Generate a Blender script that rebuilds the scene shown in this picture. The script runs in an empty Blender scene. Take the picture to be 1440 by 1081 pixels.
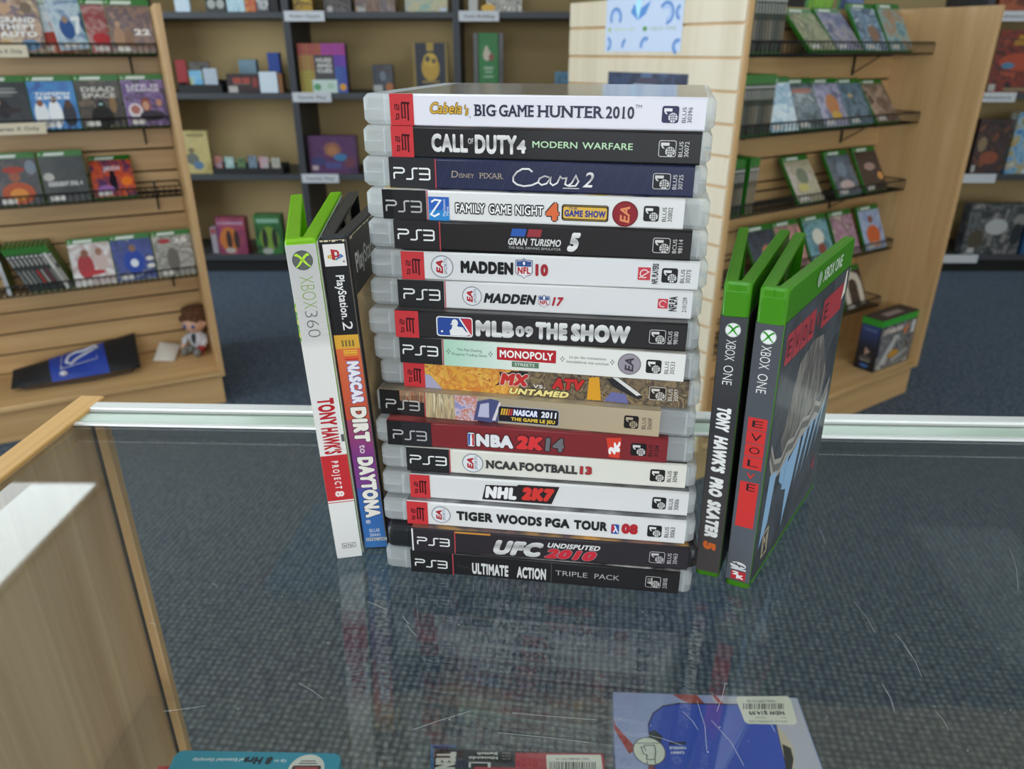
import bpy, math, random
from mathutils import Vector, Matrix
random.seed(7)
S = bpy.context.scene
COL = S.collection

# ---------------------------------------------------------------- camera
F, CX, CY = 1040.0, 720.0, 540.5
TH = math.atan(470.5 / 1040.0)
ZG = 0.97                                   # top of the glass counter
CAM = Vector((0, 0, ZG + 0.271))
cd = bpy.data.cameras.new('camera')
cam = bpy.data.objects.new('camera', cd); COL.objects.link(cam)
cam.location = CAM
cam.rotation_euler = (math.pi / 2 - TH, 0, 0)
cd.sensor_width = 36.0; cd.lens = F / 1440 * 36
cd.clip_start = 0.01
cd.dof.use_dof = True; cd.dof.focus_distance = 0.385; cd.dof.aperture_fstop = 12.5
S.camera = cam

# ---------------------------------------------------------------- world, exposure
W = bpy.data.worlds.new('world'); S.world = W; W.use_nodes = True
W.node_tree.nodes['Background'].inputs[0].default_value = (0.62, 0.72, 0.85, 1)
W.node_tree.nodes['Background'].inputs[1].default_value = 0.6
S.view_settings.view_transform = 'Standard'; S.view_settings.look = 'None'
S.view_settings.exposure = 0.2; S.view_settings.gamma = 1.0
S.view_settings.use_curve_mapping = False
S.cycles.use_denoising = True
S.cycles.max_bounces = 10; S.cycles.diffuse_bounces = 4; S.cycles.glossy_bounces = 4
S.cycles.transparent_max_bounces = 24; S.cycles.transmission_bounces = 6
S.cycles.caustics_reflective = False; S.cycles.caustics_refractive = False
S.cycles.sample_clamp_indirect = 8.0
TROFFER = 3.7                               # radiance of the ceiling light diffusers
CEIL = 2.75


def area(name, loc, rot, sx, sy, power, col):
    l = bpy.data.lights.new(name, 'AREA'); l.shape = 'RECTANGLE'; l.size = sx; l.size_y = sy
    l.energy = power; l.color = col
    o = bpy.data.objects.new(name, l); COL.objects.link(o); o.location = loc; o.rotation_euler = rot
    return o


# daylight through the shop windows: behind the counter side and on the left wall
area('daylight_rear_window', (0.6, -3.92, 1.5), (math.pi / 2, 0, 0), 5.0, 1.9, 125, (0.86, 0.93, 1.0))
area('daylight_left_window', (-4.92, 0.6, 1.55), (math.pi / 2, 0, -math.pi / 2), 3.4, 1.7, 150, (0.80, 0.90, 1.0))


# ---------------------------------------------------------------- pixel helpers (where things stand)
def ray(px, py):
    xc = (px - CX) / F; yc = (py - CY) / F
    return Vector((xc, math.cos(TH) - yc * math.sin(TH), -(math.sin(TH) + yc * math.cos(TH))))


def hitz(px, py, z):
    r = ray(px, py); return CAM + r * ((z - CAM.z) / r.z)


def hit(px, py, p0, n):
    r = ray(px, py); n = Vector(n); return CAM + r * ((Vector(p0) - CAM).dot(n) / r.dot(n))


def proj(p):
    x, y, z = p; z -= CAM.z
    Z = y * math.cos(TH) - z * math.sin(TH); d = -(y * math.sin(TH) + z * math.cos(TH))
    return CX + F * x / Z, CY + F * d / Z


# ---------------------------------------------------------------- materials
def lin(h):
    h = h.lstrip('#'); c = [int(h[i:i + 2], 16) / 255 for i in (0, 2, 4)]
    return tuple((x / 12.92 if x <= 0.04045 else ((x + 0.055) / 1.055) ** 2.4) for x in c) + (1.0,)


MC = {}


def newmat(name):
    m = bpy.data.materials.new(name); m.use_nodes = True
    nt = m.node_tree; return m, nt, nt.nodes['Principled BSDF'], nt.nodes['Material Output']


def M(name, col, rough=0.5, metal=0.0, coat=0.0, spec=0.5, noise=0.0, nscale=40):
    if name in MC: return MC[name]
    m, nt, b, out = newmat(name)
    b.inputs['Base Color'].default_value = lin(col); b.inputs['Roughness'].default_value = rough
    b.inputs['Metallic'].default_value = metal; b.inputs['Coat Weight'].default_value = coat
    b.inputs['Coat Roughness'].default_value = 0.12; b.inputs['Specular IOR Level'].default_value = spec
    if noise:
        tc = nt.nodes.new('ShaderNodeTexCoord'); n = nt.nodes.new('ShaderNodeTexNoise')
        n.inputs['Scale'].default_value = nscale; n.inputs['Detail'].default_value = 4
        nt.links.new(tc.outputs['Object'], n.inputs['Vector'])
        bp = nt.nodes.new('ShaderNodeBump'); bp.inputs['Strength'].default_value = noise; bp.inputs['Distance'].default_value = 0.002
        nt.links.new(n.outputs['Fac'], bp.inputs['Height']); nt.links.new(bp.outputs['Normal'], b.inputs['Normal'])
    MC[name] = m; return m


def P(col):
    """printed paper behind clear film"""
    return M('print_' + col.lstrip('#'), col, rough=0.42, coat=0.09, spec=0.2)


def PM(col):
    """matte printed card"""
    return M('card_' + col.lstrip('#'), col, rough=0.6, coat=0.1)


def art(seed, cols, scale=9.0, stretch=(1, 1, 1), coat=0.3, detail=3.0, rot=0.0, lo=0.33, hi=0.67):
    """printed picture: soft patches of a few colours"""
    key = 'picture_%s' % seed
    if key in MC: return MC[key]
    m, nt, b, out = newmat(key)
    tc = nt.nodes.new('ShaderNodeTexCoord'); mp = nt.nodes.new('ShaderNodeMapping')
    h = sum(ord(c) * (i + 3) for i, c in enumerate(str(seed)))
    mp.inputs['Location'].default_value = (h * 0.371 % 9, h * 0.713 % 9, h * 0.157 % 9)
    mp.inputs['Scale'].default_value = stretch; mp.inputs['Rotation'].default_value = (0, rot, 0)
    n = nt.nodes.new('ShaderNodeTexNoise'); n.inputs['Scale'].default_value = scale
    n.inputs['Detail'].default_value = detail; n.inputs['Distortion'].default_value = 0.6
    r = nt.nodes.new('ShaderNodeValToRGB')
    el = r.color_ramp.elements
    k = len(cols)
    el[0].position = lo; el[0].color = lin(cols[0]); el[1].position = hi; el[1].color = lin(cols[-1])
    for i in range(1, k - 1):
        e = el.new(lo + (hi - lo) * i / (k - 1)); e.color = lin(cols[i])
    nt.links.new(tc.outputs['Object'], mp.inputs['Vector']); nt.links.new(mp.outputs['Vector'], n.inputs['Vector'])
    nt.links.new(n.outputs['Fac'], r.inputs['Fac']); nt.links.new(r.outputs['Color'], b.inputs['Base Color'])
    b.inputs['Roughness'].default_value = 0.45; b.inputs['Coat Weight'].default_value = coat
    b.inputs['Coat Roughness'].default_value = 0.12
    MC[key] = m; return m


def gradmat(name, axis, stops, coat=0.3, rough=0.4, metal=0.0):
    """print that runs through colours along one object axis (metres)"""
    if name in MC: return MC[name]
    m, nt, b, out = newmat(name)
    tc = nt.nodes.new('ShaderNodeTexCoord'); sx = nt.nodes.new('ShaderNodeSeparateXYZ')
    mr = nt.nodes.new('ShaderNodeMapRange'); r = nt.nodes.new('ShaderNodeValToRGB')
    mr.inputs['From Min'].default_value = stops[0][0]; mr.inputs['From Max'].default_value = stops[-1][0]
    el = r.color_ramp.elements
    span = stops[-1][0] - stops[0][0]
    el[0].position = 0; el[0].color = lin(stops[0][1]); el[1].position = 1; el[1].color = lin(stops[-1][1])
    for p, c in stops[1:-1]:
        e = el.new((p - stops[0][0]) / span); e.color = lin(c)
    nt.links.new(tc.outputs['Object'], sx.inputs[0]); nt.links.new(sx.outputs[axis], mr.inputs['Value'])
    nt.links.new(mr.outputs[0], r.inputs['Fac']); nt.links.new(r.outputs['Color'], b.inputs['Base Color'])
    b.inputs['Roughness'].default_value = rough; b.inputs['Coat Weight'].default_value = coat
    b.inputs['Metallic'].default_value = metal
    MC[name] = m; return m


def wood(name, c1, c2, grain='Z', rough=0.42, fine=1.0):
    if name in MC: return MC[name]
    m, nt, b, out = newmat(name)
    tc = nt.nodes.new('ShaderNodeTexCoord'); mp = nt.nodes.new('ShaderNodeMapping')
    s = {'Z': (28 * fine, 28 * fine, 1.6), 'X': (1.6, 28 * fine, 28 * fine), 'Y': (28 * fine, 1.6, 28 * fine)}[grain]
    mp.inputs['Scale'].default_value = s
    n = nt.nodes.new('ShaderNodeTexNoise'); n.inputs['Scale'].default_value = 1.0; n.inputs['Detail'].default_value = 5
    n.inputs['Distortion'].default_value = 0.9
    n2 = nt.nodes.new('ShaderNodeTexNoise'); n2.inputs['Scale'].default_value = 0.22; n2.inputs['Detail'].default_value = 2
    n2.inputs['Distortion'].default_value = 2.0
    ad = nt.nodes.new('ShaderNodeMath'); ad.operation = 'ADD'
    ml = nt.nodes.new('ShaderNodeMath'); ml.operation = 'MULTIPLY'; ml.inputs[1].default_value = 0.5
    r = nt.nodes.new('ShaderNodeValToRGB')
    r.color_ramp.elements[0].position = 0.36; r.color_ramp.elements[0].color = lin(c1)
    r.color_ramp.elements[1].position = 0.62; r.color_ramp.elements[1].color = lin(c2)
    nt.links.new(tc.outputs['Object'], mp.inputs['Vector'])
    for q in (n, n2): nt.links.new(mp.outputs['Vector'], q.inputs['Vector'])
    nt.links.new(n.outputs['Fac'], ad.inputs[0]); nt.links.new(n2.outputs['Fac'], ad.inputs[1])
    nt.links.new(ad.outputs[0], ml.inputs[0]); nt.links.new(ml.outputs[0], r.inputs['Fac'])
    nt.links.new(r.outputs['Color'], b.inputs['Base Color'])
    b.inputs['Roughness'].default_value = rough
    MC[name] = m; return m


def carpet():
    m, nt, b, out = newmat('loop_carpet')
    tc = nt.nodes.new('ShaderNodeTexCoord'); mp = nt.nodes.new('ShaderNodeMapping')
    mp.inputs['Rotation'].default_value = (0, 0, 0.12); mp.inputs['Scale'].default_value = (1.0, 1.15, 1)
    v = nt.nodes.new('ShaderNodeTexVoronoi'); v.inputs['Scale'].default_value = 62; v.inputs['Randomness'].default_value = 0.28
    n = nt.nodes.new('ShaderNodeTexNoise'); n.inputs['Scale'].default_value = 45; n.inputs['Detail'].default_value = 3
    n2 = nt.nodes.new('ShaderNodeTexNoise'); n2.inputs['Scale'].default_value = 1.3; n2.inputs['Detail'].default_value = 2
    r = nt.nodes.new('ShaderNodeValToRGB')
    e = r.color_ramp.elements
    e[0].position = 0.05; e[0].color = lin('#7f7d7b'); e[1].position = 0.62; e[1].color = lin('#1f2630')
    q = e.new(0.33); q.color = lin('#4a5158')
    mx = nt.nodes.new('ShaderNodeMix'); mx.data_type = 'RGBA'; mx.blend_type = 'MULTIPLY'; mx.inputs['Factor'].default_value = 0.8
    r2 = nt.nodes.new('ShaderNodeValToRGB')
    r2.color_ramp.elements[0].position = 0.35; r2.color_ramp.elements[0].color = (0.58, 0.66, 0.80, 1)
    r2.color_ramp.elements[1].position = 0.65; r2.color_ramp.elements[1].color = (1.1, 1.05, 0.95, 1)
    nt.links.new(tc.outputs['Object'], mp.inputs['Vector'])
    nt.links.new(mp.outputs['Vector'], v.inputs['Vector'])
    nt.links.new(tc.outputs['Object'], n.inputs['Vector']); nt.links.new(tc.outputs['Object'], n2.inputs['Vector'])
    nt.links.new(v.outputs['Distance'], r.inputs['Fac']); nt.links.new(n.outputs['Fac'], r2.inputs['Fac'])
    nt.links.new(r.outputs['Color'], mx.inputs['A']); nt.links.new(r2.outputs['Color'], mx.inputs['B'])
    nt.links.new(mx.outputs['Result'], b.inputs['Base Color'])
    bp = nt.nodes.new('ShaderNodeBump'); bp.inputs['Strength'].default_value = 0.8; bp.inputs['Distance'].default_value = 0.006; bp.invert = True
    nt.links.new(v.outputs['Distance'], bp.inputs['Height']); nt.links.new(bp.outputs['Normal'], b.inputs['Normal'])
    b.inputs['Roughness'].default_value = 0.95; b.inputs['Specular IOR Level'].default_value = 0.2
    b.inputs['Sheen Weight'].default_value = 0.3; b.inputs['Sheen Roughness'].default_value = 0.45; b.inputs['Sheen Tint'].default_value = (0.42, 0.62, 0.9, 1)
    return m


def sheet_glass(name, tint, gloss=1.0):
    """clear plate: fresnel mirror over a straight view through"""
    m, nt, b, out = newmat(name); nt.nodes.remove(b)
    g = nt.nodes.new('ShaderNodeNewGeometry'); mr = nt.nodes.new('ShaderNodeMapRange')
    mr.inputs['To Min'].default_value = 1.5; mr.inputs['To Max'].default_value = 1 / 1.5
    fr = nt.nodes.new('ShaderNodeFresnel'); mu = nt.nodes.new('ShaderNodeMath'); mu.operation = 'MULTIPLY'; mu.inputs[1].default_value = gloss
    tr = nt.nodes.new('ShaderNodeBsdfTransparent'); tr.inputs[0].default_value = lin(tint)
    gl = nt.nodes.new('ShaderNodeBsdfGlossy'); gl.inputs['Roughness'].default_value = 0.0; gl.inputs[0].default_value = (1, 1, 1, 1)
    mx = nt.nodes.new('ShaderNodeMixShader')
    nt.links.new(g.outputs['Backfacing'], mr.inputs['Value']); nt.links.new(mr.outputs[0], fr.inputs['IOR'])
    nt.links.new(fr.outputs[0], mu.inputs[0]); nt.links.new(mu.outputs[0], mx.inputs[0])
    nt.links.new(tr.outputs[0], mx.inputs[1]); nt.links.new(gl.outputs[0], mx.inputs[2])
    nt.links.new(mx.outputs[0], out.inputs[0])
    return m


def plastic(name, col, clear=0.4, rough=0.2, trl=0.4):
    """translucent moulded plastic"""
    m, nt, b, out = newmat(name)
    b.inputs['Base Color'].default_value = lin(col); b.inputs['Roughness'].default_value = rough
    t = nt.nodes.new('ShaderNodeBsdfTranslucent'); t.inputs[0].default_value = lin(col)
    tr = nt.nodes.new('ShaderNodeBsdfTransparent'); tr.inputs[0].default_value = lin(col)
    m1 = nt.nodes.new('ShaderNodeMixShader'); m1.inputs[0].default_value = trl
    m2 = nt.nodes.new('ShaderNodeMixShader'); m2.inputs[0].default_value = clear
    nt.links.new(b.outputs[0], m1.inputs[1]); nt.links.new(t.outputs[0], m1.inputs[2])
    nt.links.new(m1.outputs[0], m2.inputs[1]); nt.links.new(tr.outputs[0], m2.inputs[2])
    nt.links.new(m2.outputs[0], out.inputs[0])
    MC[name] = m; return m


def emit(name, col, s):
    m, nt, b, out = newmat(name); nt.nodes.remove(b)
    e = nt.nodes.new('ShaderNodeEmission'); e.inputs[0].default_value = col; e.inputs[1].default_value = s
    nt.links.new(e.outputs[0], out.inputs[0]); return m


CLEAR = plastic('clear_case_plastic', '#f6f8f8', clear=0.6, rough=0.14, trl=0.35)
BLACKP = M('black_case_plastic', '#17181b', rough=0.38)
LIME = plastic('lime_case_plastic', '#a4e224', clear=0.12, rough=0.2, trl=0.45)
GREEN = plastic('green_case_plastic', '#62b62c', clear=0.18, rough=0.18, trl=0.4)
GREENB = M('shelf_case_green', '#2a7020', rough=0.3)
MAPLE = wood('maple_laminate', '#c29a66', '#d6b07e')
MAPLEX = wood('maple_laminate_horizontal', '#be9664', '#d4ae7a', grain='X')
MAPLEE = wood('maple_edge', '#be9564', '#d2aa78')
CREAM = wood('cream_slatwall', '#d6c7aa', '#e2d5bb', rough=0.38)
RAILW = wood('counter_rail_wood', '#cf9d5c', '#e0b06c', grain='Y', fine=6)
PANELW = wood('counter_panel_maple', '#bf9a72', '#dbba92', fine=2.6)
ALU = M('pale_aluminium', '#e4e4e0', rough=0.32, metal=0.25)
SEAL = M('green_glazing_bead', '#b9c9b8', rough=0.25, coat=0.5)
DARK = M('charcoal_laminate', '#3e4146', rough=0.5)
BLACK = M('matt_black', '#0c0c0d', rough=0.7)
WIRE = M('black_wire', '#161616', rough=0.45)
WHITE = M('white_paint', '#e9e7e2', rough=0.7)
TAN = M('tan_hardboard', '#c9ae7a', rough=0.75, noise=0.15)
GLASS = sheet_glass('counter_glass', '#fbfdfb')
GLASS_S = sheet_glass('shelf_glass', '#fbfdfc', 0.6)


# ---------------------------------------------------------------- mesh builder
class MB:
    def __init__(s):
        s.v = []; s.f = []; s.mi = []; s.sm = []; s.mats = []; s.T = None

    def m(s, mat):
        if mat not in s.mats: s.mats.append(mat)
        return s.mats.index(mat)

    def add(s, vs, fs, mat, T=None, sm=False):
        T = T or s.T; o = len(s.v); k = s.m(mat)
        s.sm += sm if isinstance(sm, list) else [sm] * len(fs)
        s.v += [(T @ Vector(p)) if T else Vector(p) for p in vs]
        for f in fs: s.f.append([i + o for i in f]); s.mi.append(k)

    def poly(s, pts, mat, T=None): s.add(pts, [list(range(len(pts)))], mat, T)

    def box(s, lo, hi, mat, T=None):
        x0, y0, z0 = lo; x1, y1, z1 = hi
        vs = [(x0, y0, z0), (x1, y0, z0), (x1, y1, z0), (x0, y1, z0), (x0, y0, z1), (x1, y0, z1), (x1, y1, z1), (x0, y1, z1)]
        s.add(vs, [(3, 2, 1, 0), (4, 5, 6, 7), (0, 1, 5, 4), (1, 2, 6, 5), (2, 3, 7, 6), (3, 0, 4, 7)], mat, T)

    def rbox(s, lo, hi, axis, r, ch, mat, seg=4, T=None, corners=(1, 1, 1, 1)):
        """box with corners of radius r around `axis` and edges chamfered by ch at both ends"""
        ax = 'xyz'.index(axis); u, w = [(1, 2), (2, 0), (0, 1)][ax]
        lo = list(lo); hi = list(hi)

        def ring(ins):
            out = []
            a0, a1, b0, b1 = lo[u] + ins, hi[u] - ins, lo[w] + ins, hi[w] - ins
            for ci, (ca, cb, st) in enumerate(((a1, b1, 0), (a0, b1, 1), (a0, b0, 2), (a1, b0, 3))):
                rr = max((r if corners[ci] else 0.0002) - ins, 1e-5)
                cx = ca - rr if ca == a1 else ca + rr; cy = cb - rr if cb == b1 else cb + rr
                for k in range(seg + 1):
                    t = (st + k / seg) * math.pi / 2
                    out.append((cx + rr * math.cos(t), cy + rr * math.sin(t)))
            return out
        levels = [(lo[ax], ch), (lo[ax] + ch, 0), (hi[ax] - ch, 0), (hi[ax], ch)] if ch > 0 else [(lo[ax], 0), (hi[ax], 0)]
        vs = []
        for z, ins in levels:
            for a, b in ring(ins):
                p = [0, 0, 0]; p[ax] = z; p[u] = a; p[w] = b; vs.append(tuple(p))
        n = 4 * (seg + 1); L = len(levels); fs = [list(range(n))[::-1], [(L - 1) * n + i for i in range(n)]]; sm = [False, False]
        for l in range(L - 1):
            for i in range(n):
                j = (i + 1) % n; fs.append((l * n + i, l * n + j, (l + 1) * n + j, (l + 1) * n + i)); sm.append(i % (seg + 1) != seg and seg > 1)
        s.add(vs, fs, mat, T, sm)

    def tube(s, pts, r, mat, n=6, T=None):
        pts = [Vector(p) for p in pts]; vs = []; fs = []
        for i, p in enumerate(pts):
            d = (pts[min(i + 1, len(pts) - 1)] - pts[max(i - 1, 0)]).normalized()
            a = d.cross(Vector((0, 0, 1))) if abs(d.z) < 0.9 else d.cross(Vector((1, 0, 0)))
            a.normalize(); b = d.cross(a)
            rr = r[i] if isinstance(r, (list, tuple)) else r
            for k in range(n):
                t = 2 * math.pi * k / n; vs.append(p + a * rr * math.cos(t) + b * rr * math.sin(t))
        for i in range(len(pts) - 1):
            for k in range(n):
                q = (k + 1) % n; fs.append((i * n + k, i * n + q, (i + 1) * n + q, (i + 1) * n + k))
        fs.append(list(range(n))[::-1]); fs.append([(len(pts) - 1) * n + k for k in range(n)])
        s.add(vs, fs, mat, T, True)

    def ball(s, c, r, mat, nu=14, nv=9, jit=0.0, T=None):
        c = Vector(c); r = Vector(r) if not isinstance(r, (int, float)) else Vector((r, r, r))
        vs = [c + Vector((0, 0, r.z))]; fs = []
        for i in range(1, nv):
            for k in range(nu):
                t = math.pi * i / nv; q = 2 * math.pi * k / nu; j = 1 + random.uniform(-jit, jit)
                vs.append(c + Vector((r.x * math.sin(t) * math.cos(q) * j, r.y * math.sin(t) * math.sin(q) * j, r.z * math.cos(t) * j)))
        vs.append(c - Vector((0, 0, r.z))); e = len(vs) - 1
        for k in range(nu):
            q = (k + 1) % nu; fs.append((0, 1 + k, 1 + q)); fs.append((e, e - nu + q, e - nu + k))
        for i in range(nv - 2):
            for k in range(nu):
                q = (k + 1) % nu; fs.append((1 + i * nu + k, 1 + (i + 1) * nu + k, 1 + (i + 1) * nu + q, 1 + i * nu + q))
        s.add(vs, fs, mat, T, True)

    def build(s, name, parent=None, loc=None, rotz=None, smooth=True, label=None):
        me = bpy.data.meshes.new(name)
        me.from_pydata([tuple(p) for p in s.v], [], s.f)
        for m in s.mats: me.materials.append(m)
        me.polygons.foreach_set('material_index', s.mi)
        me.update()
        me.polygons.foreach_set('use_smooth', s.sm)
        o = bpy.data.objects.new(name, me); COL.objects.link(o)
        if parent: o.parent = parent
        if loc: o.location = loc
        if rotz is not None: o.rotation_euler = (0, 0, rotz)
        if label: o['label'] = label
        return o


def thing(name, label, cat, loc=(0, 0, 0), rot=(0, 0, 0), group=None):
    o = bpy.data.objects.new(name, None); COL.objects.link(o); o.empty_display_size = 0.02
    o.location = loc; o.rotation_euler = rot
    o['label'] = label; o['category'] = cat
    if group: o['group'] = group
    return o


def tag(o, label, cat, group=None, kind=None):
    o['label'] = label; o['category'] = cat
    if group: o['group'] = group
    if kind: o['kind'] = kind
    return o


def struct(o):
    o['kind'] = 'structure'; return o


# ---------------------------------------------------------------- lettering
GL = {}
DG = None


def glyph(ch, bold):
    key = (ch, bold)
    if key in GL: return GL[key]
    if bold > 0:
        v0, f0, adv = glyph(ch, 0); vs, fs = [], []
        for k in range(8):
            a = (k + .5) * math.pi / 4; r = bold / math.cos(math.pi / 8); o = len(vs)
            vs += [(x + r * math.cos(a), y + r * math.sin(a)) for x, y in v0]; fs += [[i + o for i in f] for f in f0]
        o = len(vs); vs += v0; fs += [[i + o for i in f] for f in f0]
        GL[key] = (vs, fs, adv); return GL[key]

    def conv(txt, off):
        cu = bpy.data.curves.new('glyph', 'FONT'); cu.body = txt; cu.size = 1.0; cu.offset = off
        cu.resolution_u = 3; cu.fill_mode = 'FRONT'
        o = bpy.data.objects.new('glyph', cu); COL.objects.link(o)
        dg = bpy.context.evaluated_depsgraph_get()
        me = bpy.data.meshes.new_from_object(o.evaluated_get(dg))
        vs = [(v.co.x, v.co.y) for v in me.vertices]; fs = [list(p.vertices) for p in me.polygons]
        bpy.data.objects.remove(o); bpy.data.curves.remove(cu); bpy.data.meshes.remove(me)
        return vs, fs
    vs, fs = conv(ch, bold)
    if ('w', ch) in GL: adv = GL[('w', ch)]
    else:
        w1 = max(v[0] for v in conv('I' + ch + 'I', 0)[0]); w0 = max(v[0] for v in conv('II', 0)[0])
        adv = GL[('w', ch)] = w1 - w0
    GL[key] = (vs, fs, adv); return GL[key]


SERIF = {'B': [(0, 0), (0, 1)], 'I': [(.5, 0), (.5, 1)], 'G': [(.95, .45)], 'A': [(0, 0), (1, 0)], 'M': [(0, 0), (0, 1), (1, 0), (1, 1)],
         'E': [(0, 0), (0, 1)], 'H': [(0, 0), (0, 1), (1, 0), (1, 1)], 'U': [(0, 1), (1, 1)], 'N': [(0, 0), (0, 1), (1, 1)], 'T': [(.5, 0)],
         'R': [(0, 0), (0, 1), (1, 0)], 'F': [(0, 0), (0, 1)], 'L': [(0, 0), (0, 1)], '1': [(.6, 0)], 'P': [(0, 0), (0, 1)], 'X': [(0, 0), (1, 0), (0, 1), (1, 1)]}


class Art:
    """flat print on a face: 2-D shapes in thin layers"""

    def __init__(s, mb, O, U, V, N, eps=4e-5, mk=P):
        s.mb = mb; s.O = Vector(O); s.U = Vector(U); s.V = Vector(V); s.N = Vector(N); s.eps = eps; s.mk = mk
        s.flip = s.U.cross(s.V).dot(s.N) < 0

    def c(s, col): return s.mk(col) if isinstance(col, str) else col

    def pt(s, a, b, l): return s.O + s.U * a + s.V * b + s.N * (l * s.eps)

    def poly(s, pts, col, l):
        ar = sum(pts[i][0] * pts[(i + 1) % len(pts)][1] - pts[(i + 1) % len(pts)][0] * pts[i][1] for i in range(len(pts)))
        if (ar < 0) != s.flip: pts = pts[::-1]
        s.mb.poly([s.pt(a, b, l) for a, b in pts], s.c(col))

    def rect(s, a0, a1, b0, b1, col, l=1, sh=0.0):
        d = sh * (b1 - b0); s.poly([(a0, b0), (a1, b0), (a1 + d, b1), (a0 + d, b1)], col, l)

    def ell(s, ca, cb, ra, rb, col, l=1, n=28):
        s.poly([(ca + ra * math.cos(2 * math.pi * k / n), cb + rb * math.sin(2 * math.pi * k / n)) for k in range(n)], col, l)

    def rrect(s, a0, a1, b0, b1, r, col, l=1, n=5):
        pts = []
        for ca, cb, st in ((a1 - r, b1 - r, 0), (a0 + r, b1 - r, 1), (a0 + r, b0 + r, 2), (a1 - r, b0 + r, 3)):
            for k in range(n + 1):
                t = (st + k / n) * math.pi / 2; pts.append((ca + r * math.cos(t), cb + r * math.sin(t)))
        s.poly(pts, col, l)

    def stroke(s, pts, w, col, l=1, closed=False):
        pts = [Vector(p) for p in pts]; n = len(pts); L = []; R = []
        for i in range(n):
            if closed: d0 = (pts[i] - pts[i - 1]).normalized(); d1 = (pts[(i + 1) % n] - pts[i]).normalized()
            else:
                d0 = (pts[i] - pts[i - 1]).normalized() if i else (pts[1] - pts[0]).normalized()
                d1 = (pts[i + 1] - pts[i]).normalized() if i < n - 1 else d0
            t = (d0 + d1); t = t.normalized() if t.length > 1e-6 else d0
            nn = Vector((-t.y, t.x)); k = w / 2 / max(0.45, nn.dot(Vector((-d0.y, d0.x))))
            L.append(pts[i] + nn * k); R.append(pts[i] - nn * k)
        for i in range(n if closed else n - 1):
            j = (i + 1) % n; s.poly([tuple(R[i]), tuple(R[j]), tuple(L[j]), tuple(L[i])], col, l)

    def ring(s, ca, cb, ra, w, col, l=1, n=26, rb=None, t0=0, t1=360):
        rb = rb or ra; full = t1 - t0 >= 360
        k = n if full else n + 1
        pts = [(ca + ra * math.cos(math.radians(t0 + (t1 - t0) * i / n)), cb + rb * math.sin(math.radians(t0 + (t1 - t0) * i / n))) for i in range(k)]
        s.stroke(pts, w, col, l, closed=full)

    def text(s, txt, a0, a1, b0, b1, col, l=2, rot=0, bold=0.0, sh=0.0, out=None, serif=False):
        """fit txt in the box; b0..b1 is the cap height; out=(colour, weight) draws a heavier copy beneath"""
        x = 0; items = []
        for ch in txt:
            if ch == ' ': x += 0.30; continue
            vs, fs, adv = glyph(ch, bold); items.append((ch, x)); x += adv + bold * 0.9
        if not items: return
        xs = []
        for ch, x in items: xs += [x + v[0] for v in glyph(ch, round(bold, 3))[0]]
        bl = max(bold, 0); cap = max(v[1] for v in glyph('H', 0)[0]) + 2 * bl
        x0, x1 = min(xs), max(xs); wn = max(x1 - x0, 1e-4)
        passes = ([(out[1] + bold, out[0], l)] if out else []) + [(bold, col, l + (1 if out else 0))]

        def mapp(tx, ty):
            ty = (ty + bl) / cap
            if sh: tx += sh * ty * cap
            tx = (tx - x0) / (wn + max(sh, 0) * cap)
            if rot == 0: return a0 + tx * (a1 - a0), b0 + ty * (b1 - b0)
            if rot == 90: return a1 - ty * (a1 - a0), b0 + tx * (b1 - b0)
            if rot == -90: return a0 + ty * (a1 - a0), b1 - tx * (b1 - b0)
            return a1 - tx * (a1 - a0), b1 - ty * (b1 - b0)
        for bw, cc, ll in passes:
            for ch, x in items:
                vs, fs, adv = glyph(ch, round(bw, 3))
                p2 = [mapp(x + vx, vy) for vx, vy in vs]
                nb = len(vs) // 9 if bw > 0 else len(vs)
                vv = [s.pt(a, b, ll + .1 * (i_ // nb)) for i_, (a, b) in enumerate(p2)]
                ff = fs
                if fs:
                    f0 = fs[0]; ar = sum(p2[f0[i]][0] * p2[f0[(i + 1) % len(f0)]][1] - p2[f0[(i + 1) % len(f0)]][0] * p2[f0[i]][1] for i in range(len(f0)))
                    if (ar < 0) != s.flip: ff = [f[::-1] for f in fs]
                s.mb.add(vv, ff, s.c(cc))
                if serif and ch in SERIF:
                    gx0 = min(v[0] for v in vs); gx1 = max(v[0] for v in vs)
                    for fx, fy in SERIF[ch]:
                        cx = x + gx0 + fx * (gx1 - gx0); cx += (0.05 if fx == 0 else -0.05 if fx == 1 else 0)
                        yb = fy * (cap - 2 * bl) + (-0.07 + bl if fy > 0.9 else -bl)
                        q = [mapp(cx - 0.13, yb), mapp(cx + 0.13, yb), mapp(cx + 0.13, yb + 0.07), mapp(cx - 0.13, yb + 0.07)]
                        s.poly(q, cc, ll)

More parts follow.
